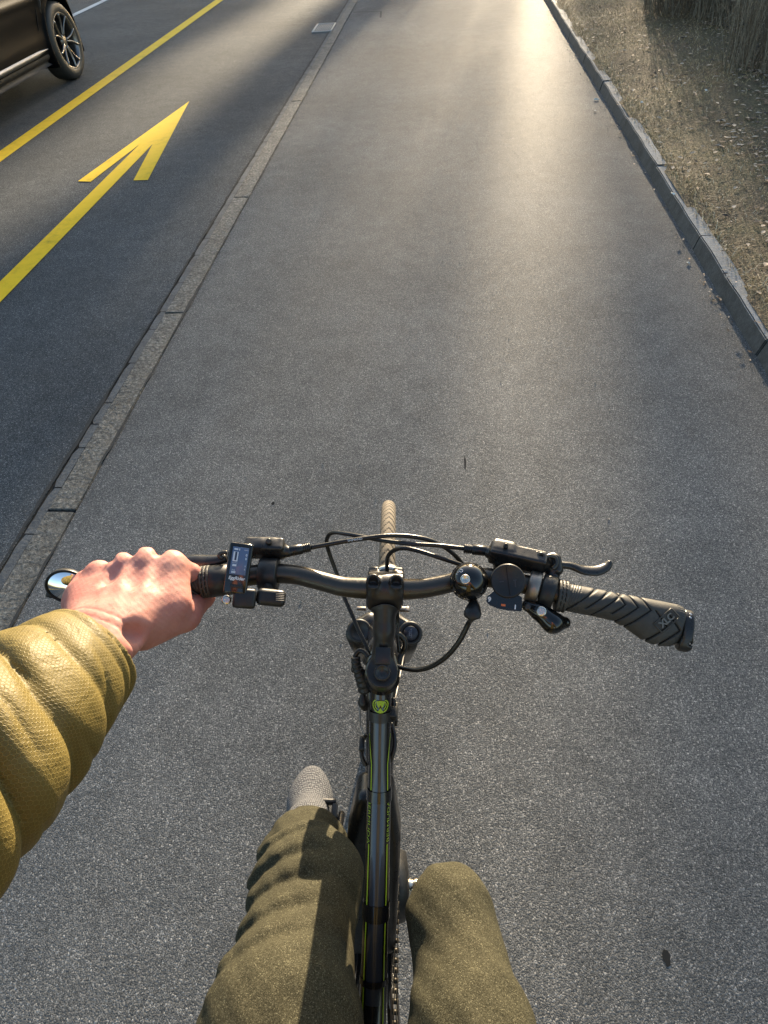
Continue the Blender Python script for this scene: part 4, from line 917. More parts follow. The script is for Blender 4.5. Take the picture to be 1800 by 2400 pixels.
mb = MB(); tube(mb, [c4(755, 600, .915), c4(765, 700, .91)], .0030, seg=12, n=10, shape=lambda V, Q, T, N, B_, a: Q[:, None] + (V-Q[:, None])*(1+.22*np.sin(np.arange(len(Q))*2.4))[:, None, None]); mb.build('cable_adjuster', M_plas, bike)
cb2 = band('cable_clamp', 1661, 1684, -1.9, 1.9, M_stem, .0016, 40, parent=bike)
mb = MB(); rbox(mb, c4(740, 760, .915), (.0125, .013, .012), bev=.002); rbox(mb, c4(790, 770, .905), (.0035, .022, .016), bev=.0012); mb.build('clamp_block', M_plas, cb2)
mb = MB(); rbox(mb, c4(435, 1080, .885), (.006, .016, .010), bev=.002); mb.build('cable_guide', M_plas, bike)
# lettering on the brake hoses
def hose_text(cab_pts, t0, t1, txt, size, mat, parent):
    Q = catmull(cab_pts, 8); s = np.concatenate([[0], np.cumsum(np.linalg.norm(np.diff(Q, axis=0), axis=1))]); tv, tf = textmesh(txt, size); w0 = tv[:, 0].min(); V_ = []
    for x, y, _ in tv:
        ss = t0*s[-1] + (x-w0); p = V3(*[np.interp(ss, s, Q[:, j]) for j in range(3)]); q = V3(*[np.interp(ss+.002, s, Q[:, j]) for j in range(3)]); t = nrm(q-p); n = nrm(V3(0, 0, HB)-p); n = nrm(n - t*n.dot(t)); b = np.cross(n, t)
        V_.append(p + n*.0027 + b*y)
    MB().add(V_, tf).build('hose_lettering', mat, parent, smooth=False)
hose_text([c2(100, 625, 1.072), c2(350, 578, 1.076), c2(560, 545, 1.078), c2(750, 520, 1.078)], .52, 1, 'SHIMANO', .0034, M_white, ca)
hose_text([c2(750, 560, 1.068), c2(1000, 590, 1.072), c2(1250, 605, 1.074), c2(1400, 622, 1.074)], .34, 1, 'SHIMANO', .0030, M_dkprint, cb)
# ================================================================ RIDER
rider = empty('person', mat=BM.copy())
tag(rider, 'rider in olive puffer jacket and khaki trousers gripping the left handlebar', 'person')
m = NM('skin', rough=.60, spec=.35, col=(.55, .27, .18)); v = m.coords()
n1 = m.noise(v, 22, 4, .6, .6); n2 = m.noise(v, 75, 4)
c = m.ramp(n1, [(.30, (.40, .150, .125)), (.52, (.47, .215, .175)), (.75, (.53, .28, .225))]); c = m.mix(.35, c, m.ramp(n2, [(.35, (.75, .55, .5)), (.65, (1.1, 1.1, 1.1))]), 'MULTIPLY')
m.col(c); m.b.inputs['Subsurface Weight'].default_value = .25; m.b.inputs['Subsurface Radius'].default_value = (1, .3, .15); m.b.inputs['Subsurface Scale'].default_value = .006
vv = m.vor(v, 1100); m.bump(m.math('ADD', m.math('MULTIPLY', vv, .22), m.noise(v, 200, 5)), .28, .0010); M_skin = m.m
U = 1.0
def sn(P, f, ph): return np.sin(P[..., 0]*f[0]+P[..., 1]*f[1]+P[..., 2]*f[2]+ph)
# --- left hand closed on the grip
mcp = [B(232, 1341, 1.080), B(288, 1325, 1.088), B(342, 1314, 1.092), B(403, 1322, 1.088)]
mr = [.0108, .0115, .0124, .0128]
wr = B(243, 1492, 1.098); wr2 = wr + V3(-.010, -.02, .004)
armd = nrm(V3(-.28, .13, 1.15) - wr)
gaxis = nrm(B(205, 1398, 1.053) - B(478, 1364, 1.058))
def grip_pt(px): a, b = B(478, 1364, 1.058), B(205, 1398, 1.053); t = (478-px)/(478-205.); return a + (b-a)*t
def f_hand(P):
    d = None
    def U_(e, k=.007):
        nonlocal d
        d = e if d is None else smin(d, e, k)
    cols = [202, 268, 340, 402]
    carp = [wr + V3(-.019, .012, -.004), wr + V3(-.007, .016, 0), wr + V3(.006, .018, .001), wr + V3(.020, .018, -.001)]
    for i, (m_, r) in enumerate(zip(mcp, mr)):                      # metacarpals: the back of the hand
        U_(cone(P, m_ + V3(0, -.006, -.003), carp[i], r*.96, .0150), .014)
    U_(cone(P, mcp[0] + V3(-.002, -.014, -.010), wr + V3(-.022, .016, -.012), .0115, .0150), .012)   # little-finger edge
    U_(cone(P, B(192, 1395, 1.074), wr + V3(-.022, .008, -.008), .0140, .0165), .014)
    U_(cone(P, B(200, 1360, 1.070), B(180, 1415, 1.066), .0100, .0130), .010)
    U_(cone(P, B(418, 1345, 1.082), B(418, 1412, 1.078), .0095, .0105), .010)                          # index side up to the web
    U_(cone(P, B(400, 1420, 1.072), wr + V3(.018, .012, -.006), .0150, .0150), .012)
    U_(cone(P, wr + V3(0, .012, -.004), wr - armd*-.0, .020, .0200), .012)
    wx = nrm(np.cross(armd, V3(0, 0, 1)))
    for s in (-1, 1): U_(cone(P, wr + wx*s*.0125, wr + armd*.09 + wx*s*.014, .0195, .0215), .012)
    U_(ell(P, B(312, 1405, 1.083), (.040, .034, .0165)), .014)
    U_(cone(P, B(392, 1365, 1.080), B(385, 1430, 1.076), .0150, .0165), .012)
    for m_, r in zip(mcp, mr): U_(ell(P, m_ + V3(0, -.001, .0020), (r*.98, r*1.0, r*.84)), .009)     # knuckle heads
    fing = []
    for i, r in enumerate([.0080, .0088, .0090, .0088]):             # proximal, middle, end bone of each finger round the grip
        m_ = mcp[i]; g = grip_pt(cols[i]-(8 if i == 0 else 0))
        if i < 3: pip = g + V3(0, .0265, .000)
        else: pip = B(449, 1344, 1.070); g = grip_pt(446)
        dip = g + V3(.001, .0125, -.0245); tip = g + V3(.001, -.010, -.0250)
        e = smin(cone(P, m_ + V3(0, .001, -.001), pip, mr[i]*.90, r*1.04), cone(P, pip, dip, r*1.02, r*.95), .004); e = smin(e, cone(P, dip, tip, r*.95, r*.85), .004); fing.append(e)
    fd = fing[0]
    for e in fing[1:]: fd = smin(fd, e, .0022)
    U_(fd, .0055)
    # thumb: metacarpal mound, then round behind and under the grip
    cmc, tm, ti, tt_ = B(335, 1482, 1.072), B(432, 1442, 1.054), B(474, 1398, 1.036), B(487, 1356, 1.028)
    U_(cone(P, cmc, tm, .0165, .0150), .010); e = smin(cone(P, tm, ti, .0148, .0120), cone(P, ti, tt_, .0120, .0095), .005); U_(e, .006)
    # tendons and veins under the skin
    for i in range(1, 4):
        a = mcp[i] + V3(0, -.008, mr[i]*.66); b = carp[i] + V3(0, .004, .0125); q = cone(P, a, b, .0006, .0002); d = smin(d, q, .008)
    for pts in ([B(250, 1395, 1.097), B(285, 1370, 1.101), B(312, 1345, 1.102)], [B(285, 1370, 1.101), B(300, 1410, 1.104), B(330, 1440, 1.104)], [B(345, 1350, 1.100), B(360, 1370, 1.099)]):
        for a, b in zip(pts[:-1], pts[1:]): d = smin(d, cone(P, a, b, .0006, .0006), .006)
    # hollows between the tendons and at the thumb root
    for c_, r_ in ((B(316, 1350, 1.106), (.0055, .012, .005)), (B(260, 1352, 1.100), (.0050, .011, .005)), (B(374, 1352, 1.105), (.0055, .011, .005)), (B(322, 1487, 1.104), (.012, .007, .009))):
        d = smax(d, -ell(P, c_ + V3(0, 0, .002), r_), .010)
    for x_, (y0, r_) in zip((258, 314, 372), ((1330, 1), (1318, 1), (1316, 1))):                          # gaps between the knuckles
        d = smax(d, -cone(P, B(x_, y0, 1.094) + V3(0, .006, .006), B(x_, y0, 1.06) + V3(0, .022, 0), .0016, .0024), .008)
    d = d + .00012*sn(P, (900, 260, 300), 0)*sn(P, (160, 820, 200), 1)
    for a in (0, 1, 2):                                             # wrist creases
        q = (P - wr) @ armd; d = d + .0005*np.exp(-((q - .004 + .008*a)/.0012)**2)*(a < 2)
    return d
allp = np.array(mcp + [wr, wr+armd*.09, B(160, 1450, 1.03), B(500, 1400, 1.02)])
hv, hf = nets(f_hand, allp.min(0)-.035, allp.max(0)+.03, .0013)
body = MB(); body.add(hv, hf.tolist())
# the rest of the body, wholly behind the lens: head, neck, trunk core and the arm holding the lens
sh_l, sh_r, hipz = V3(-.22, -.30, 1.36), V3(.17, -.26, 1.36), .93
elb, wrist = V3(-.30, .10, 1.165), wr
def f_body(P):
    d = ell(P, V3(0, -.32, 1.60), (.075, .095, .115)); d = smin(d, cone(P, V3(0, -.31, 1.42), V3(0, -.33, 1.55), .055, .050), .03)
    d = smin(d, ell(P, V3(0, -.232, 1.575), (.014, .02, .02)), .012); d = smin(d, ell(P, V3(0, -.245, 1.525), (.035, .03, .03)), .02)
    for s in (-1, 1):
        d = smin(d, ell(P, V3(s*.076, -.33, 1.59), (.010, .018, .028)), .006); d = smax(d, -ell(P, V3(s*.030, -.222, 1.60), (.014, .012, .010)), .010)
    d = smin(d, cone(P, V3(0, -.36, 1.0), V3(0, -.32, 1.38), .10, .11), .04); return d
bv, bf = nets(f_body, V3(-.14, -.50, .88), V3(.14, -.18, 1.74), .008); body.add(bv, bf.tolist())
sh_e, rh = V3(.33, -.16, 1.14), V3(.10, -.085, 1.46)
def f_rh(P):
    d = cone(P, sh_e + (rh-sh_e)*.8, rh, .026, .022); d = smin(d, sbox(P, rh + V3(-.01, .0, .045), (.022, .016, .045), .013), .015)
    for k in range(4): d = smin(d, cone(P, rh + V3(-.025+.010*k*0-.005, .0, .03+.018*k), rh + V3(-.065, .01, .035+.017*k), .009, .007), .006)
    return smin(d, cone(P, rh + V3(.0, .01, .03), rh + V3(-.055, .012, .015), .011, .009), .008)
rv, rf = nets(f_rh, rh - V3(.10, .09, .10), rh + V3(.14, .05, .13), .004); body.add(rv, rf.tolist())
bodyo = body.build('body', M_skin, rider)
def f_hair(P): return smax(ell(P, V3(0, -.335, 1.622), (.085, .105, .112)), (P[..., 1]+.262) + (P[..., 2]-1.64)*-.6, .02)
sdf_obj('hair', f_hair, V3(-.12, -.46, 1.48), V3(.12, -.18, 1.76), .006, NM('brown_hair', rough=.7, col=(.06, .035, .018)).m, rider)
# fine hairs on the back of the hand
mb = MB(); rr = random.Random(4)
hmask = hv[(hv[:, 2] > 1.092)]
for k in range(150):
    p = hmask[rr.randrange(len(hmask))]; a = rr.uniform(-.5, .9); L_h = rr.uniform(.002, .0045); d_ = V3(math.cos(a)*L_h, math.sin(a)*L_h*.7, .0012)
    tube(mb, [p, p + d_*.5 + V3(0, 0, .0006), p + d_], [.00007, .00006, .00003], seg=3, n=1, smoothp=False, cap=False)
tag(mb.build('arm_hair', NM('fair_hair', rough=.5, col=(.55, .36, .18)).m, bodyo), kind='stuff')

# --- jacket
m = NM('olive_puffer_shell', rough=.52, spec=.3, col=(.30, .205, .05), sheen=.0); tc = m.n('ShaderNodeTexCoord'); mp = m.n('ShaderNodeMapping')
m.t.links.new(tc.outputs['UV'], mp.inputs[0]); uv = mp.outputs[0]
def hexgrid(m, uv):
    # distance to the edges of a honeycomb, built from two offset rectangular lattices
    sx = m.n('ShaderNodeSeparateXYZ'); m.t.links.new(uv, sx.inputs[0]); outs = []
    for off in (0, .5):
        ax_ = m.math('SUBTRACT', m.math('FRACT', m.math('ADD', sx.outputs[0], off)), .5)
        ay_ = m.math('MULTIPLY', m.math('SUBTRACT', m.math('FRACT', m.math('ADD', m.math('DIVIDE', sx.outputs[1], 1.732), off)), .5), 1.732)
        outs.append((m.math('ABSOLUTE', ax_), m.math('ABSOLUTE', ay_)))
    def hexd(a): return m.math('MAXIMUM', a[0], m.math('ADD', m.math('MULTIPLY', a[0], .5), m.math('MULTIPLY', a[1], .866)))
    return m.math('MINIMUM', hexd(outs[0]), hexd(outs[1]))
hx = hexgrid(m, uv); edge = m.ramp(hx, [(.40, 0.), (.47, 1.)]); ov = m.coords()
base = m.ramp(m.noise(ov, 14, 3), [(.3, (.112, .083, .021)), (.7, (.150, .113, .031))]); m.col(m.mix(m.math('MULTIPLY', edge, .55), base, (.25, .195, .060)))
hh = m.math('ADD', m.math('MULTIPLY', edge, .5), m.math('ADD', m.math('MULTIPLY', m.noise(ov, 900, 3), .15), m.math('MULTIPLY', m.noise(ov, 45, 4, .6, 1.2), 3.0)))
m.bump(hh, .45, .0016); M_jack = m.m
cuffp = wr + armd*.022 + V3(.002, -.001, 0)
elb_s = wr + (V3(-.285, .125, 1.155)-wr)*1.16
arm_pts = [cuffp, cuffp + (elb_s-cuffp)*.5, elb_s, (elb_s+sh_l)/2 + V3(-.02, .0, -.01), sh_l]
def sleeve_uv(P_, axis_o, axis_d, mesh, scale=.0028):
    M_ = basis(axis_d); q = (P_-axis_o) @ M_; ang = np.arctan2(q[:, 1], q[:, 0]); uvl = mesh.uv_layers.new(name='uv')
    vi = np.empty(len(mesh.loops), int); mesh.loops.foreach_get('vertex_index', vi); a = ang[vi]; z = q[vi, 2]
    poly_start = np.array([p.loop_start for p in mesh.polygons]); a = a.reshape(-1, 4); a = np.where(a - a[:, :1] > np.pi, a-2*np.pi, np.where(a - a[:, :1] < -np.pi, a+2*np.pi, a)).reshape(-1)
    n_ = round(2*math.pi*.055/scale)
    uvl.data.foreach_set('uv', np.stack([a/(2*np.pi)*n_, z/scale], 1).reshape(-1).astype(np.float32))
ad = nrm(elb_s-cuffp); aL = np.linalg.norm(elb_s-cuffp); ab = basis(ad)
# axis frame: ey points to the right-hand, camera-facing flank
ex = nrm(np.cross(V3(0, 0, 1), ad)); ex = ex if ex[0] > 0 else -ex; ey = np.cross(ad, ex); ey = ey if ey[2] > 0 else -ey
folds = [(0, 0, 0, 0), (.012, .0050, .0040, 0), (.024, .0022, .0035, 0), (.050, .0050, .0060, 0), (.088, .0085, .0085, 0), (.132, .0120, .0100, 0), (.182, .0140, .0120, 0), (.240, .014, .013, 0)]
def f_sleeve(P):
    q = P-cuffp; t = q @ ad; x = q @ ex; y = q @ ey; th = np.arctan2(y, x)
    tt2 = t + .020*np.sin(th-.25) + .006*np.sin(2*th+1.0+t*20) + .004*np.sin(3*th+2)    # folds run slantwise round the arm
    R = np.interp(t, [-.01, .0, .02, .06, .12, .20, .30], [.0450, .0470, .0520, .0620, .0740, .0830, .0880])
    r = R*1.0
    for c_, dp, wd, ph in folds[1:]:
        u_ = (tt2-c_)/wd; g_ = np.clip(np.cos(th+.4+c_*30)*.8+.5, 0, 1); dp = dp*1.0; r = r - dp*.50*np.exp(-u_**2*1.2) - dp*(.35+.65*g_)*np.exp(-np.abs(tt2-c_-.0015)/(wd*.38))
    # creases
    w_ = .0007*np.sin(t*95+3.0*np.sin(th*1.7)+x*30)*np.clip(np.cos(th+.2)+.6, 0, 1) + .0008*np.sin(th*7+t*60)
    for k_, (a_, b_, c2_, w2) in enumerate(((.035, .5, -.9, .5), (.070, -.3, .7, .6), (.108, .9, -.6, .5), (.120, -.5, .8, .7), (.160, .3, -.8, .6), (.205, .8, .6, .6), (.078, 1.3, -.5, .4))):
        w_ = w_ - .0026*np.exp(-np.abs(t - a_ - (th-b_)*c2_*.022)/.0022)*np.clip(1-((th-b_)/w2)**2, 0, 1)
    r = r + w_*np.clip(t*30, .2, 1)
    d = np.sqrt(x*x*.98+y*y*1.10) - r
    d = smax(d, -(t-.0), .003)
    hol = np.sqrt(x*x+y*y*1.1) - np.minimum(R, r) + .0050; d = smax(d, -np.maximum(hol, t-.05), .002)
    return d*.85
cs = np.array([cuffp + ex*a + ey*b + ad*c_ for a in (-.10, .10) for b in (-.10, .10) for c_ in (-.01, aL+.06)])
Vs, Fs = nets(lambda P: smax(f_sleeve(P), ((P-cuffp) @ ad) - aL - .05, .004), cs.min(0), cs.max(0), .0021)
mb = MB(); mb.add(Vs, Fs.tolist()); jk = mb.build('jacket', M_jack, rider)
sleeve_uv(Vs, cuffp, ad, jk.data)
def f_torso(P):
    d = cone(P, V3(0, -.38, .98), V3(0, -.36, 1.30), .150, .165); d = smin(d, cone(P, sh_l, sh_r, .075, .075), .06)
    d = smin(d, cone(P, V3(0, -.34, 1.38), V3(0, -.33, 1.47), .085, .070), .03)
    for a, b in ((sh_l, elb_s), (sh_r, sh_e)): d = smin(d, cone(P, a, b, .075, .056), .03)
    d = smin(d, cone(P, sh_e, sh_e + (rh-sh_e)*.86, .060, .042), .02)
    d = d + .006*np.sin(P[..., 2]*85) ; return smax(d, -(P[..., 2]-.90), .02)
tv_, tf_ = nets(f_torso, V3(-.42, -.58, .88), V3(.45, .22, 1.52), .009)
m2 = MB(); m2.add(tv_, tf_.tolist()); jb = m2.build('jacket_back', M_jack, jk); sleeve_uv(tv_, V3(0, -.3, 1), V3(0, .02, 1), jb.data)

# --- trousers
m = NM('khaki_stretch_cloth', rough=.9, col=(.12, .10, .055), spec=.12, sheen=0); m.b.inputs['Sheen Roughness'].default_value = .5; v = m.coords()
wv = m.vor(v, 1300, out='Color'); spx = m.n('ShaderNodeSeparateColor'); m.t.links.new(wv, spx.inputs[0])
c = m.ramp(spx.outputs[0], [(0, (.020, .0185, .0105)), (.5, (.043, .040, .0245)), (.90, (.064, .060, .038)), (1, (.140, .130, .085))]); c = m.mix(.5, c, m.ramp(m.noise(v, 10, 4), [(.3, .7), (.7, 1.2)]), 'MULTIPLY'); m.col(c)
m.bump(m.math('ADD', m.math('MULTIPLY', m.noise(v, 1200, 2), .7), m.math('MULTIPLY', m.noise(v, 28, 4, .6, 1.0), 2.0)), .5, .0016); M_tro = m.m
def at_row(py, px, u): return B(px, py, u)
LK, LA, LH = B(716, 2085, .655), B(722, 1935, .27), V3(-.085, -.33, .88)
RK, RA, RH_ = B(1064, 2165, .750), V3(.135, .05, .44), V3(.085, -.33, .90)
LM_ = B(655, 2420, .765); RM_ = B(1106, 2430, .80)
SH = B(770, 2000, .50)
def f_tro(P):
    # left leg: flared hem, calf, knee, thigh
    up = nrm(LK-LA)
    d = cone(P, LA + V3(0, -.01, -.01), LA + (LK-LA)*.55, .050, .060)
    d = smin(d, cone(P, LA + (LK-LA)*.5, LK, .059, .062), .03)
    d = smin(d, ell(P, LK + V3(.004, .022, .0), (.060, .050, .055)), .03)
    d = smin(d, cone(P, LK, LM_, .063, .075), .03); d = smin(d, cone(P, LM_, LH, .075, .100), .03)
    q = (P-LK) @ nrm(LM_-LK); x = P[..., 0]-LK[0]; y = P[..., 1]
    s = (P - LK) @ up
    for k, off in enumerate((.052, .020, -.012, -.046, -.076)):           # folds sweeping up over the knee
        e = y - LK[1] - off - .28*(x+.03) - 0 + .6*(x)**2*6
        d = d + (.0046 if k < 4 else .003)*np.exp(-(e/.0060)**2)*np.clip((.045-x)/.05, 0, 1)*np.clip((P[..., 2]-LK[2]+.11)/.05, 0, 1)
        d = d - .0016*np.exp(-((e-.014)/.009)**2)*np.clip((.045-x)/.05, 0, 1)
    d = smin(d, ell(P, B(640, 2008, .50), (.022, .022, .028)), .02)
    # right leg
    e = ell(P, RK + V3(-.006, .008, .004), (.041, .052, .047)); e = smin(e, cone(P, RK, RM_, .0480, .0530), .020); e = smin(e, cone(P, RM_, RH_, .0540, .098), .03)
    e = smin(e, cone(P, RK + V3(.004, -.002, -.03), RA, .046, .046), .015)
    e = e + .0012*np.sin(P[..., 1]*70+P[..., 0]*55)*np.sin(P[..., 0]*38+1.3)*np.clip((.30-P[..., 1])*4, 0, 1)
    d = np.minimum(d, e); d = smin(d, ell(P, V3(0, -.40, .93), (.165, .13, .13)), .05)
    d = d + .0015*sn(P, (60, 45, 20), 0)*sn(P, (-30, 70, 30), 1) + .0012*sn(P, (140, 60, 90), 2)*sn(P, (40, 120, -70), 1)
    h = (P-LA) @ up; d = smax(d, -(h+.012), .004); h2 = (P-RA) @ nrm(RK-RA); near = (P[..., 0] > 0) & (P[..., 2] < .6); d = np.where(near, smax(d, -h2, .004), d)
    hol = np.linalg.norm(np.cross(P-LA, up), axis=-1) - .044; d = np.where(h < .03, smax(d, -hol, .003), d)
    return d*.9
sdf_obj('trousers', f_tro, V3(-.27, -.55, .22), V3(.27, .47, 1.08), .0042, M_tro, rider)
# --- left shoe: grey knitted upper on a pale sole
toe = B(729, 1832, .115); hl = LA + V3(.004, -.085, -.10); sd_ = nrm(V3(toe[0]-hl[0], toe[1]-hl[1], 0)); pu = .075
def footz(P): return P[..., 2]
ball = toe - sd_*.050
def f_shoe(P):
    d = ell(P, toe - sd_*.022 + V3(0, 0, .012), (.036, .052, .036)); d = smin(d, ell(P, ball + V3(0, 0, .020), (.044, .062, .044)), .02)
    d = smin(d, cone(P, ball + V3(0, -.01, .030), LA + V3(.002, -.01, .01), .036, .040), .03); d = smin(d, cone(P, hl + V3(0, .01, .045), ball + V3(0, 0, .02), .034, .036), .03)
    d = smin(d, cone(P, hl + V3(0, .01, .045), LA, .034, .040), .03)
    return smax(d, -(P[..., 2]-toe[2]+.012), .004)
m = NM('grey_knit', rough=.85, col=(.2, .2, .2)); tc_ = m.coords((1, .75, .75)); vd = m.vor(tc_, 260, out='Distance', rand=.25)
m.col(m.ramp(vd, [(.25, (.165, .168, .172)), (.48, (.095, .098, .105)), (.62, (.020, .022, .032))])); m.bump(m.math('SUBTRACT', 1.0, vd), .8, .002); M_knit = m.m
lo = np.minimum(toe, hl) - .09; hi = np.maximum(toe, LA) + .09
shoe = sdf_obj('shoe', f_shoe, lo, hi, .0026, M_knit, rider); tag(shoe, 'light grey knitted left shoe')
sdf_obj('sole', lambda P: smax(smax(f_shoe(P+V3(0, 0, -.012)) - .004, P[..., 2]-toe[2]+.010, .003), -(P[..., 2]-toe[2]+.034), .004), lo, hi, .0032, NM('pale_sole', rough=.7, col=(.42, .42, .40)).m, shoe)
sdf_obj('sock', lambda P: cone(P, LA - V3(0, .0, .03), LA + (LK-LA)*.25, .035, .04), LA-.1, LA+.18, .006, NM('black_sock', rough=.9, col=(.012, .012, .012)).m, rider)
ank = RA; rp = bb + V3(.133, 0, 0) + cd*.17
def f_rs(P):
    d = cone(P, rp + V3(0, .09, .045), rp + V3(0, -.12, .045), .036, .036); d = smin(d, cone(P, rp + V3(0, -.10, .05), RA + V3(0, 0, .02), .036, .040), .03); return smax(d, -(P[..., 2]-rp[2]-.012), .004)
s2 = sdf_obj('shoe', f_rs, rp - V3(.08, .2, .05), np.maximum(rp, RA) + V3(.08, .17, .1), .005, M_knit, rider)
# ================================================================ CAR
CS = .96
hubp = Vector((-4.02, 7.90, 0))
car = empty('suv_car', (hubp.x - .90*CS, hubp.y - 1.42*CS, 0)); car.scale = (CS,)*3
tag(car, 'dark brown black SUV driving ahead in the road lane left of the yellow line', 'car')
M_paintc = NM('dark_car_paint', rough=.45, col=(.004, .004, .0045), spec=.06, coat=.0); M_paintc.b.inputs['Coat Roughness'].default_value = .06; M_paintc = M_paintc.m
M_trim = plastic('car_black_trim', (.010, .010, .010), .6, .3); M_glass = NM('tinted_car_glass', rough=.05, col=(.008, .009, .010), spec=.8).m
M_sat = metal('satin_sill_metal', (.22, .225, .24), .4, .9)
WY, RW, RA_ = 1.42, .350, .405
prof = np.array([(-2.30, .32), (-2.34, .60), (-2.30, .98), (-2.18, 1.15), (-1.95, 1.50), (-1.70, 1.64), (-.9, 1.70), (.1, 1.66), (.45, 1.55), (.95, 1.16), (1.25, 1.10), (1.90, 1.00), (2.20, .88), (2.30, .68), (2.28, .36), (2.15, .24), (-2.15, .26)])
def sdpoly(x, y, pg):
    d = np.full(x.shape, 1e9); ins = np.zeros(x.shape, bool); n = len(pg)
    for i in range(n):
        a, b = pg[i], pg[(i+1) % n]; ex_, ey_ = b-a; wx, wy = x-a[0], y-a[1]; t = np.clip((wx*ex_+wy*ey_)/(ex_*ex_+ey_*ey_), 0, 1)
        d = np.minimum(d, (wx-ex_*t)**2+(wy-ey_*t)**2); c_ = (a[1] > y) != (b[1] > y); xi = a[0]+(y-a[1])/(b[1]-a[1]+1e-12)*(b[0]-a[0]); ins ^= c_ & (x < xi)
    return np.where(ins, -1, 1)*np.sqrt(d)
def f_car(P, green=0):
    X, Y, Z = np.abs(P[..., 0]), P[..., 1], P[..., 2]
    hw = np.interp(Z, [.2, .30, .45, .75, .98, 1.05, 1.55, 1.70], [.84, .89, .915, .925, .90, .865, .68, .58])
    taper = np.where(Y > 1.62, .34*((np.maximum(Y, 1.62)-1.62)/.66)**1.35, 0) + np.where(Y < -1.7, .10*((-np.minimum(Y, -1.7)-1.7)/.6)**2, 0)
    hw = hw - taper; hw = hw + .014*np.exp(-((Z-.78)/.035)**2) - .018*np.exp(-((Z-.55)/.12)**2)
    d = smax(sdpoly(Y, Z, prof), X-hw, .07)
    for s in (-1, 1):
        rr_ = np.sqrt((Y-s*WY)**2+(Z-RW)**2); fl = np.maximum(np.abs(rr_-(RA_+.02))-.022, X-.93+taper*.9); d = smin(d, np.maximum(fl, .70-X), .02)
        d = smax(d, -np.maximum(rr_-RA_, .58-X), .012)
    return d
Vc, Fc_ = nets(f_car, V3(-1.0, -2.42, .18), V3(1.0, 2.40, 1.78), .0165)
mb = MB(); mb.add(Vc, Fc_.tolist()); cb_ = mb.build('body', M_paintc, car)
from mathutils.bvhtree import BVHTree
bv_ = BVHTree.FromPolygons(Vc.tolist(), Fc_.tolist())
def on_side(y, z, side=1, lift=.003):
    h = bv_.ray_cast(Vector((side*1.5, y, z)), Vector((-side, 0, 0)))
    return V3(h[0].x + side*lift, y, z) if h[0] is not None else V3(side*.9, y, z)
def side_strip(name, ys, z0s, z1s, mat, side, th=.006, n=5, parent=None):
    V = []; k = len(ys)
    for y_, a, b in zip(ys, z0s, z1s):
        for j in range(n):
            V.append(on_side(y_, a+(b-a)*j/(n-1), side, th if 0 < j < n-1 else .001))
    F = [(i*n+j, i*n+j+1, (i+1)*n+j+1, (i+1)*n+j) for i in range(k-1) for j in range(n-1)]
    return MB().add(V, F).build(name, mat, parent or car)
def seam(name, pts, side, w_=.007, parent=None):
    mb = MB(); P = [on_side(y_, z_, side, -.001) for y_, z_ in pts]; tube(mb, P, w_/2, seg=6, n=3); return mb.build(name, M_blackgap, parent or car)
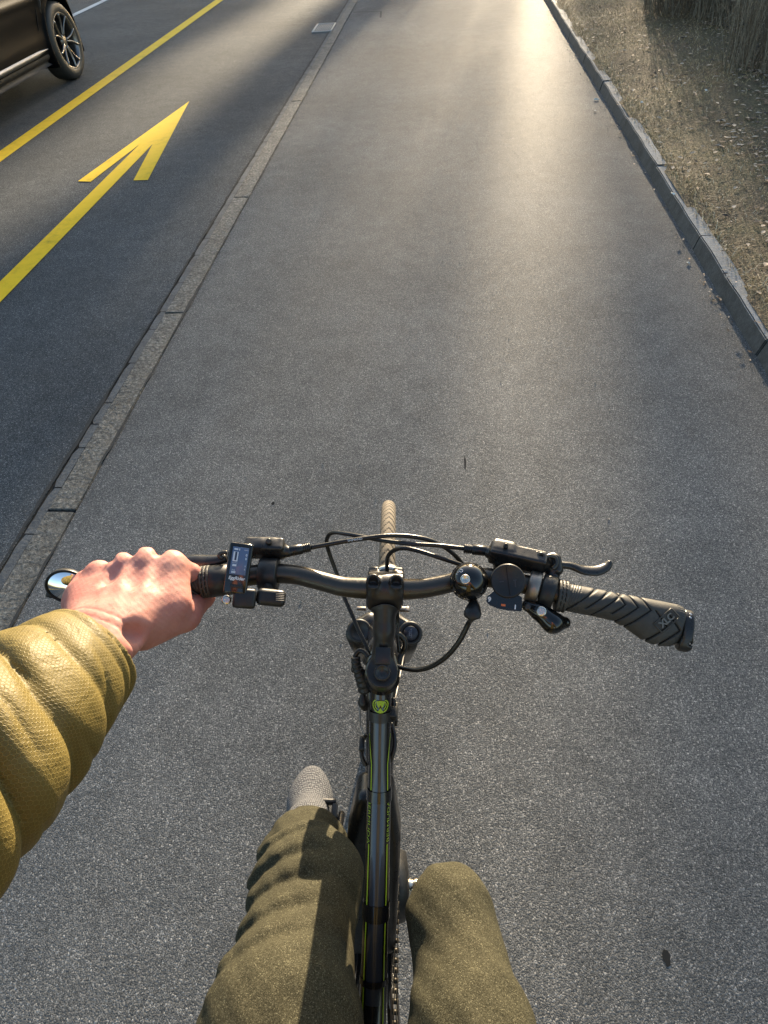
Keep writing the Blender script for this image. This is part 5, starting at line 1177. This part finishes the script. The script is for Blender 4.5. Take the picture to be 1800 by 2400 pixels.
for s in (1, -1):
    ys = np.linspace(-.92, .93, 28); t = (ys+.92)/1.85
    side_strip('sill_trim', ys, .335+0*t+.03*np.clip(t*8-7, 0, 1), .385-.0*t-.012*np.clip(t*12-11, 0, 1), M_sat, s, .016)
    side_strip('sill_cladding', ys, .235+0*t, .325+0*t, M_trim, s, .010)
    seam('door_seam', [(.98, .92), (.96, .70), (.90, .52), (.88, .37)], s); seam('door_seam', [(-.12, .96), (-.12, .6), (-.12, .37)], s); seam('door_seam', [(-1.12, .95), (-.95, .75), (-.88, .5), (-.86, .38)], s)
    ys = np.linspace(-1.75, .85, 30); top = np.interp(ys, [-1.75, -1.2, -.3, .35, .85], [1.22, 1.50, 1.56, 1.50, 1.20]); side_strip('side_window', ys, 1.06+0*ys, top, M_glass, s, .005, 6)
    ys = np.array([1.035, 1.045, 1.060, 1.068]); side_strip('side_vent', ys, [.72, .66, .64, .74], [.86, .88, .86, .80], M_trim, s, .006, 4)
    mb = MB(); tube(mb, [on_side(1.045, .88, s, .006), on_side(1.05, .84, s, .009), on_side(1.066, .76, s, .009), on_side(1.062, .68, s, .006)], [.004, .008, .007, .003], seg=8, n=4); mb.build('vent_blade', M_sat, car)
    mb = MB(); tube(mb, [on_side(.05, .93, s, .008), on_side(.08, .93, s, .035), on_side(.20, .935, s, .035), on_side(.24, .935, s, .008)], .011, seg=10, n=5); mb.build('door_handle', M_paintc, car)
    mb = MB(); q = V3(s*1.00, .62, 1.10); lathe(mb, [(0, -.09), (.05, -.075), (.072, -.03), (.075, .05), (.06, .07), (0, .075)], q, (0, 1, 0), 20); tube(mb, [on_side(.62, 1.04, s, -.02), q], .022, n=1, smoothp=False); mb.build('wing_mirror', M_paintc, car)
    mb = MB(); 
    P = [V3(s*x_, y_, z_) for x_, y_, z_ in ((.60, 2.10, .80), (.70, 1.98, .84), (.80, 1.84, .86), (.76, 1.94, .74), (.64, 2.10, .70))]
    c_ = sum(P)/5; hit = []
    for p in P: hit.append(p + V3(s*.0, .02, .0))
    mb.add(hit + [p - V3(0, .12, 0) for p in hit], [(0, 1, 2, 3, 4), (5, 6, 7, 8, 9)] + [(i, (i+1) % 5, (i+1) % 5+5, i+5) for i in range(5)]); mb.build('headlight', NM('lamp_glass', rough=.08, col=(.35, .37, .4)).m if s > 0 else bpy.data.materials['lamp_glass'], car, smooth=False)
    for fy in (WY, -WY):
        wc = V3(s*.80, fy, RW); wh = empty('wheel'); wh.parent = car; wh.location = wc
        mb = MB(); lathe(mb, [(.235, -.10), (.28, -.108), (.32, -.105), (.343, -.085), (.348, -.04), (.350, 0), (.348, .04), (.343, .085), (.325, .104), (.29, .112), (.255, .108), (.245, .098)], ax=(s, 0, 0), seg=72, cap=False); mb.build('tyre', M_rub, wh)
        mb = MB()
        lathe(mb, [(.242, -.05), (.246, .090), (.252, .103), (.246, .105), (.234, .098), (.226, .06), (.22, -.03)], ax=(s, 0, 0), seg=72, cap=False)
        Mw = basis((s, 0, 0))
        for k in range(5):
            for off in (-.26, .26):                        # five double spokes, splayed towards the rim
                a = k*2*math.pi/5 + .3; p0 = Mw @ V3(.045*math.cos(a+off*.5), .045*math.sin(a+off*.5), .062); p1 = Mw @ V3(.15*math.cos(a+off*.7), .15*math.sin(a+off*.7), .082); p2 = Mw @ V3(.240*math.cos(a+off*1.15), .240*math.sin(a+off*1.15), .096)
                tube(mb, [p0, p1, p2], [(.012, .018), (.010, .015), (.011, .018)], seg=8, n=5)
        lathe(mb, [(.062, .03), (.062, .068), (.045, .076), (.0, .078)], ax=(s, 0, 0), seg=28)
        mb.build('rim', M_rimc if 'M_rimc' in globals() else globals().setdefault('M_rimc', metal('alloy_rim', (.24, .23, .22), .35, .95)), wh)
        mb = MB(); lathe(mb, [(.0, -.02), (.225, -.02), (.225, 0), (0, .0)], ax=(s, 0, 0), seg=40); mb.build('brake_disc', M_blackgap, wh)
mb = MB(); V = []
for t in np.linspace(0, 1, 9):
    for x_ in np.linspace(-1, 1, 9):
        y_ = .50+(.93-.50)*t; z_ = 1.525+(1.175-1.525)*t; V.append((x_*(.62+.12*t), y_+.012-.05*abs(x_)**2, z_+.018))
mb.add(V, [(i*9+j, i*9+j+1, (i+1)*9+j+1, (i+1)*9+j) for i in range(8) for j in range(8)]); mb.build('windscreen', M_glass, car)

# ================================================================ TREES AHEAD THAT SHADE THE ROAD (above the top of the picture)
M_bark = NM('bark', rough=.9, col=(.10, .08, .06)); _v = M_bark.coords(); M_bark.col(M_bark.ramp(M_bark.noise(_v, 8, 5), [(.3, (.05, .04, .03)), (.7, (.16, .13, .10))])); M_bark = M_bark.m
M_leafd = leafmat('evergreen_leaf', (.045, .07, .025))
ca_, sa_ = math.cos(SUN_AZ), math.sin(SUN_AZ)
def tree(s, D, halfw, h, dens_, seed, label):
    r = np.random.default_rng(seed); base = V3(s*ca_+D*sa_, -s*sa_+D*ca_, 0)
    t = empty('columnar_tree', tuple(base)); tag(t, label, 'tree', 'tall trees beyond the end of the view')
    mb = MB(); tube(mb, [(0, 0, -.2), (.05, 0, h*.3), (0, .05, h*.7), (0, 0, h)], [.26, .22, .12, .03], seg=12, n=6)
    for k in range(26):
        z = r.uniform(.15, .9)*h; a = r.uniform(0, 6.28); L = halfw*r.uniform(.6, 1.0); tube(mb, [(0, 0, z), (L*.5*math.cos(a), L*.5*math.sin(a), z+L*.5), (L*math.cos(a), L*math.sin(a), z+L*1.5)], [.06, .04, .01], seg=6, n=3)
    mb.build('trunk', M_bark, t)
    n = int(dens_*(.6 if halfw < .6 else 1)*h*halfw*420); z = r.uniform(.08, 1, n)*h; a = r.uniform(0, 6.28, n); prof_ = halfw*np.minimum(1, (1.02-z/h)*(2.6 if h > 20 else 14))*(1+.25*np.sin(z*1.9+seed)+.15*np.sin(z*4.7+2*seed))
    rr_ = prof_*np.sqrt(r.uniform(.0, 1, n)); x = rr_*np.cos(a); y = rr_*np.sin(a); sz = r.uniform(.10, .24, n)
    nv = r.normal(size=(n, 3)); nv /= np.linalg.norm(nv, axis=1)[:, None]; u_ = np.cross(nv, r.normal(size=(n, 3))); u_ /= np.linalg.norm(u_, axis=1)[:, None]; w_ = np.cross(nv, u_)
    c_ = np.stack([x, y, z], 1); P = np.stack([c_-u_*sz[:, None], c_+w_*sz[:, None]*.5, c_+u_*sz[:, None], c_-w_*sz[:, None]*.5], 1).reshape(-1, 3)
    me = bpy.data.meshes.new('crown'); me.from_pydata(P.tolist(), [], np.arange(4*n).reshape(-1, 4).tolist()); me.materials.append(M_leafd); link(bpy.data.objects.new('crown', me), t)
# s = distance across the sunlight: gaps between the crowns let the light bands onto the road
cols = [(-15, 3.6), (-9.6, 2.2), (-6.0, 1.7), (-2.5, .66), (-1.62, .12), (-1.05, .13), (-.43, .13), (.66, .30), (1.50, .36), (2.6, .75), (4.5, 1.5), (8.2, 2.5), (13, 2.8)]
wide = ['widest', 'second widest', 'third widest', 'narrow', 'low slender', 'low thin', 'slimmest', 'very thin', 'slim', 'medium', 'broad', 'very broad', 'outermost']
for i, (s_, hw_) in enumerate(cols):
    tree(s_, 74 + 6*(i % 3), hw_, (74 + 6*(i % 3))*math.tan(SUN_EL)+.35 if s_ in (-.43, .66) else 31 + 2*(i % 2), 1.0, i+1, f'{wide[i]} evergreen of the far row ahead, number {i+1} from the left')
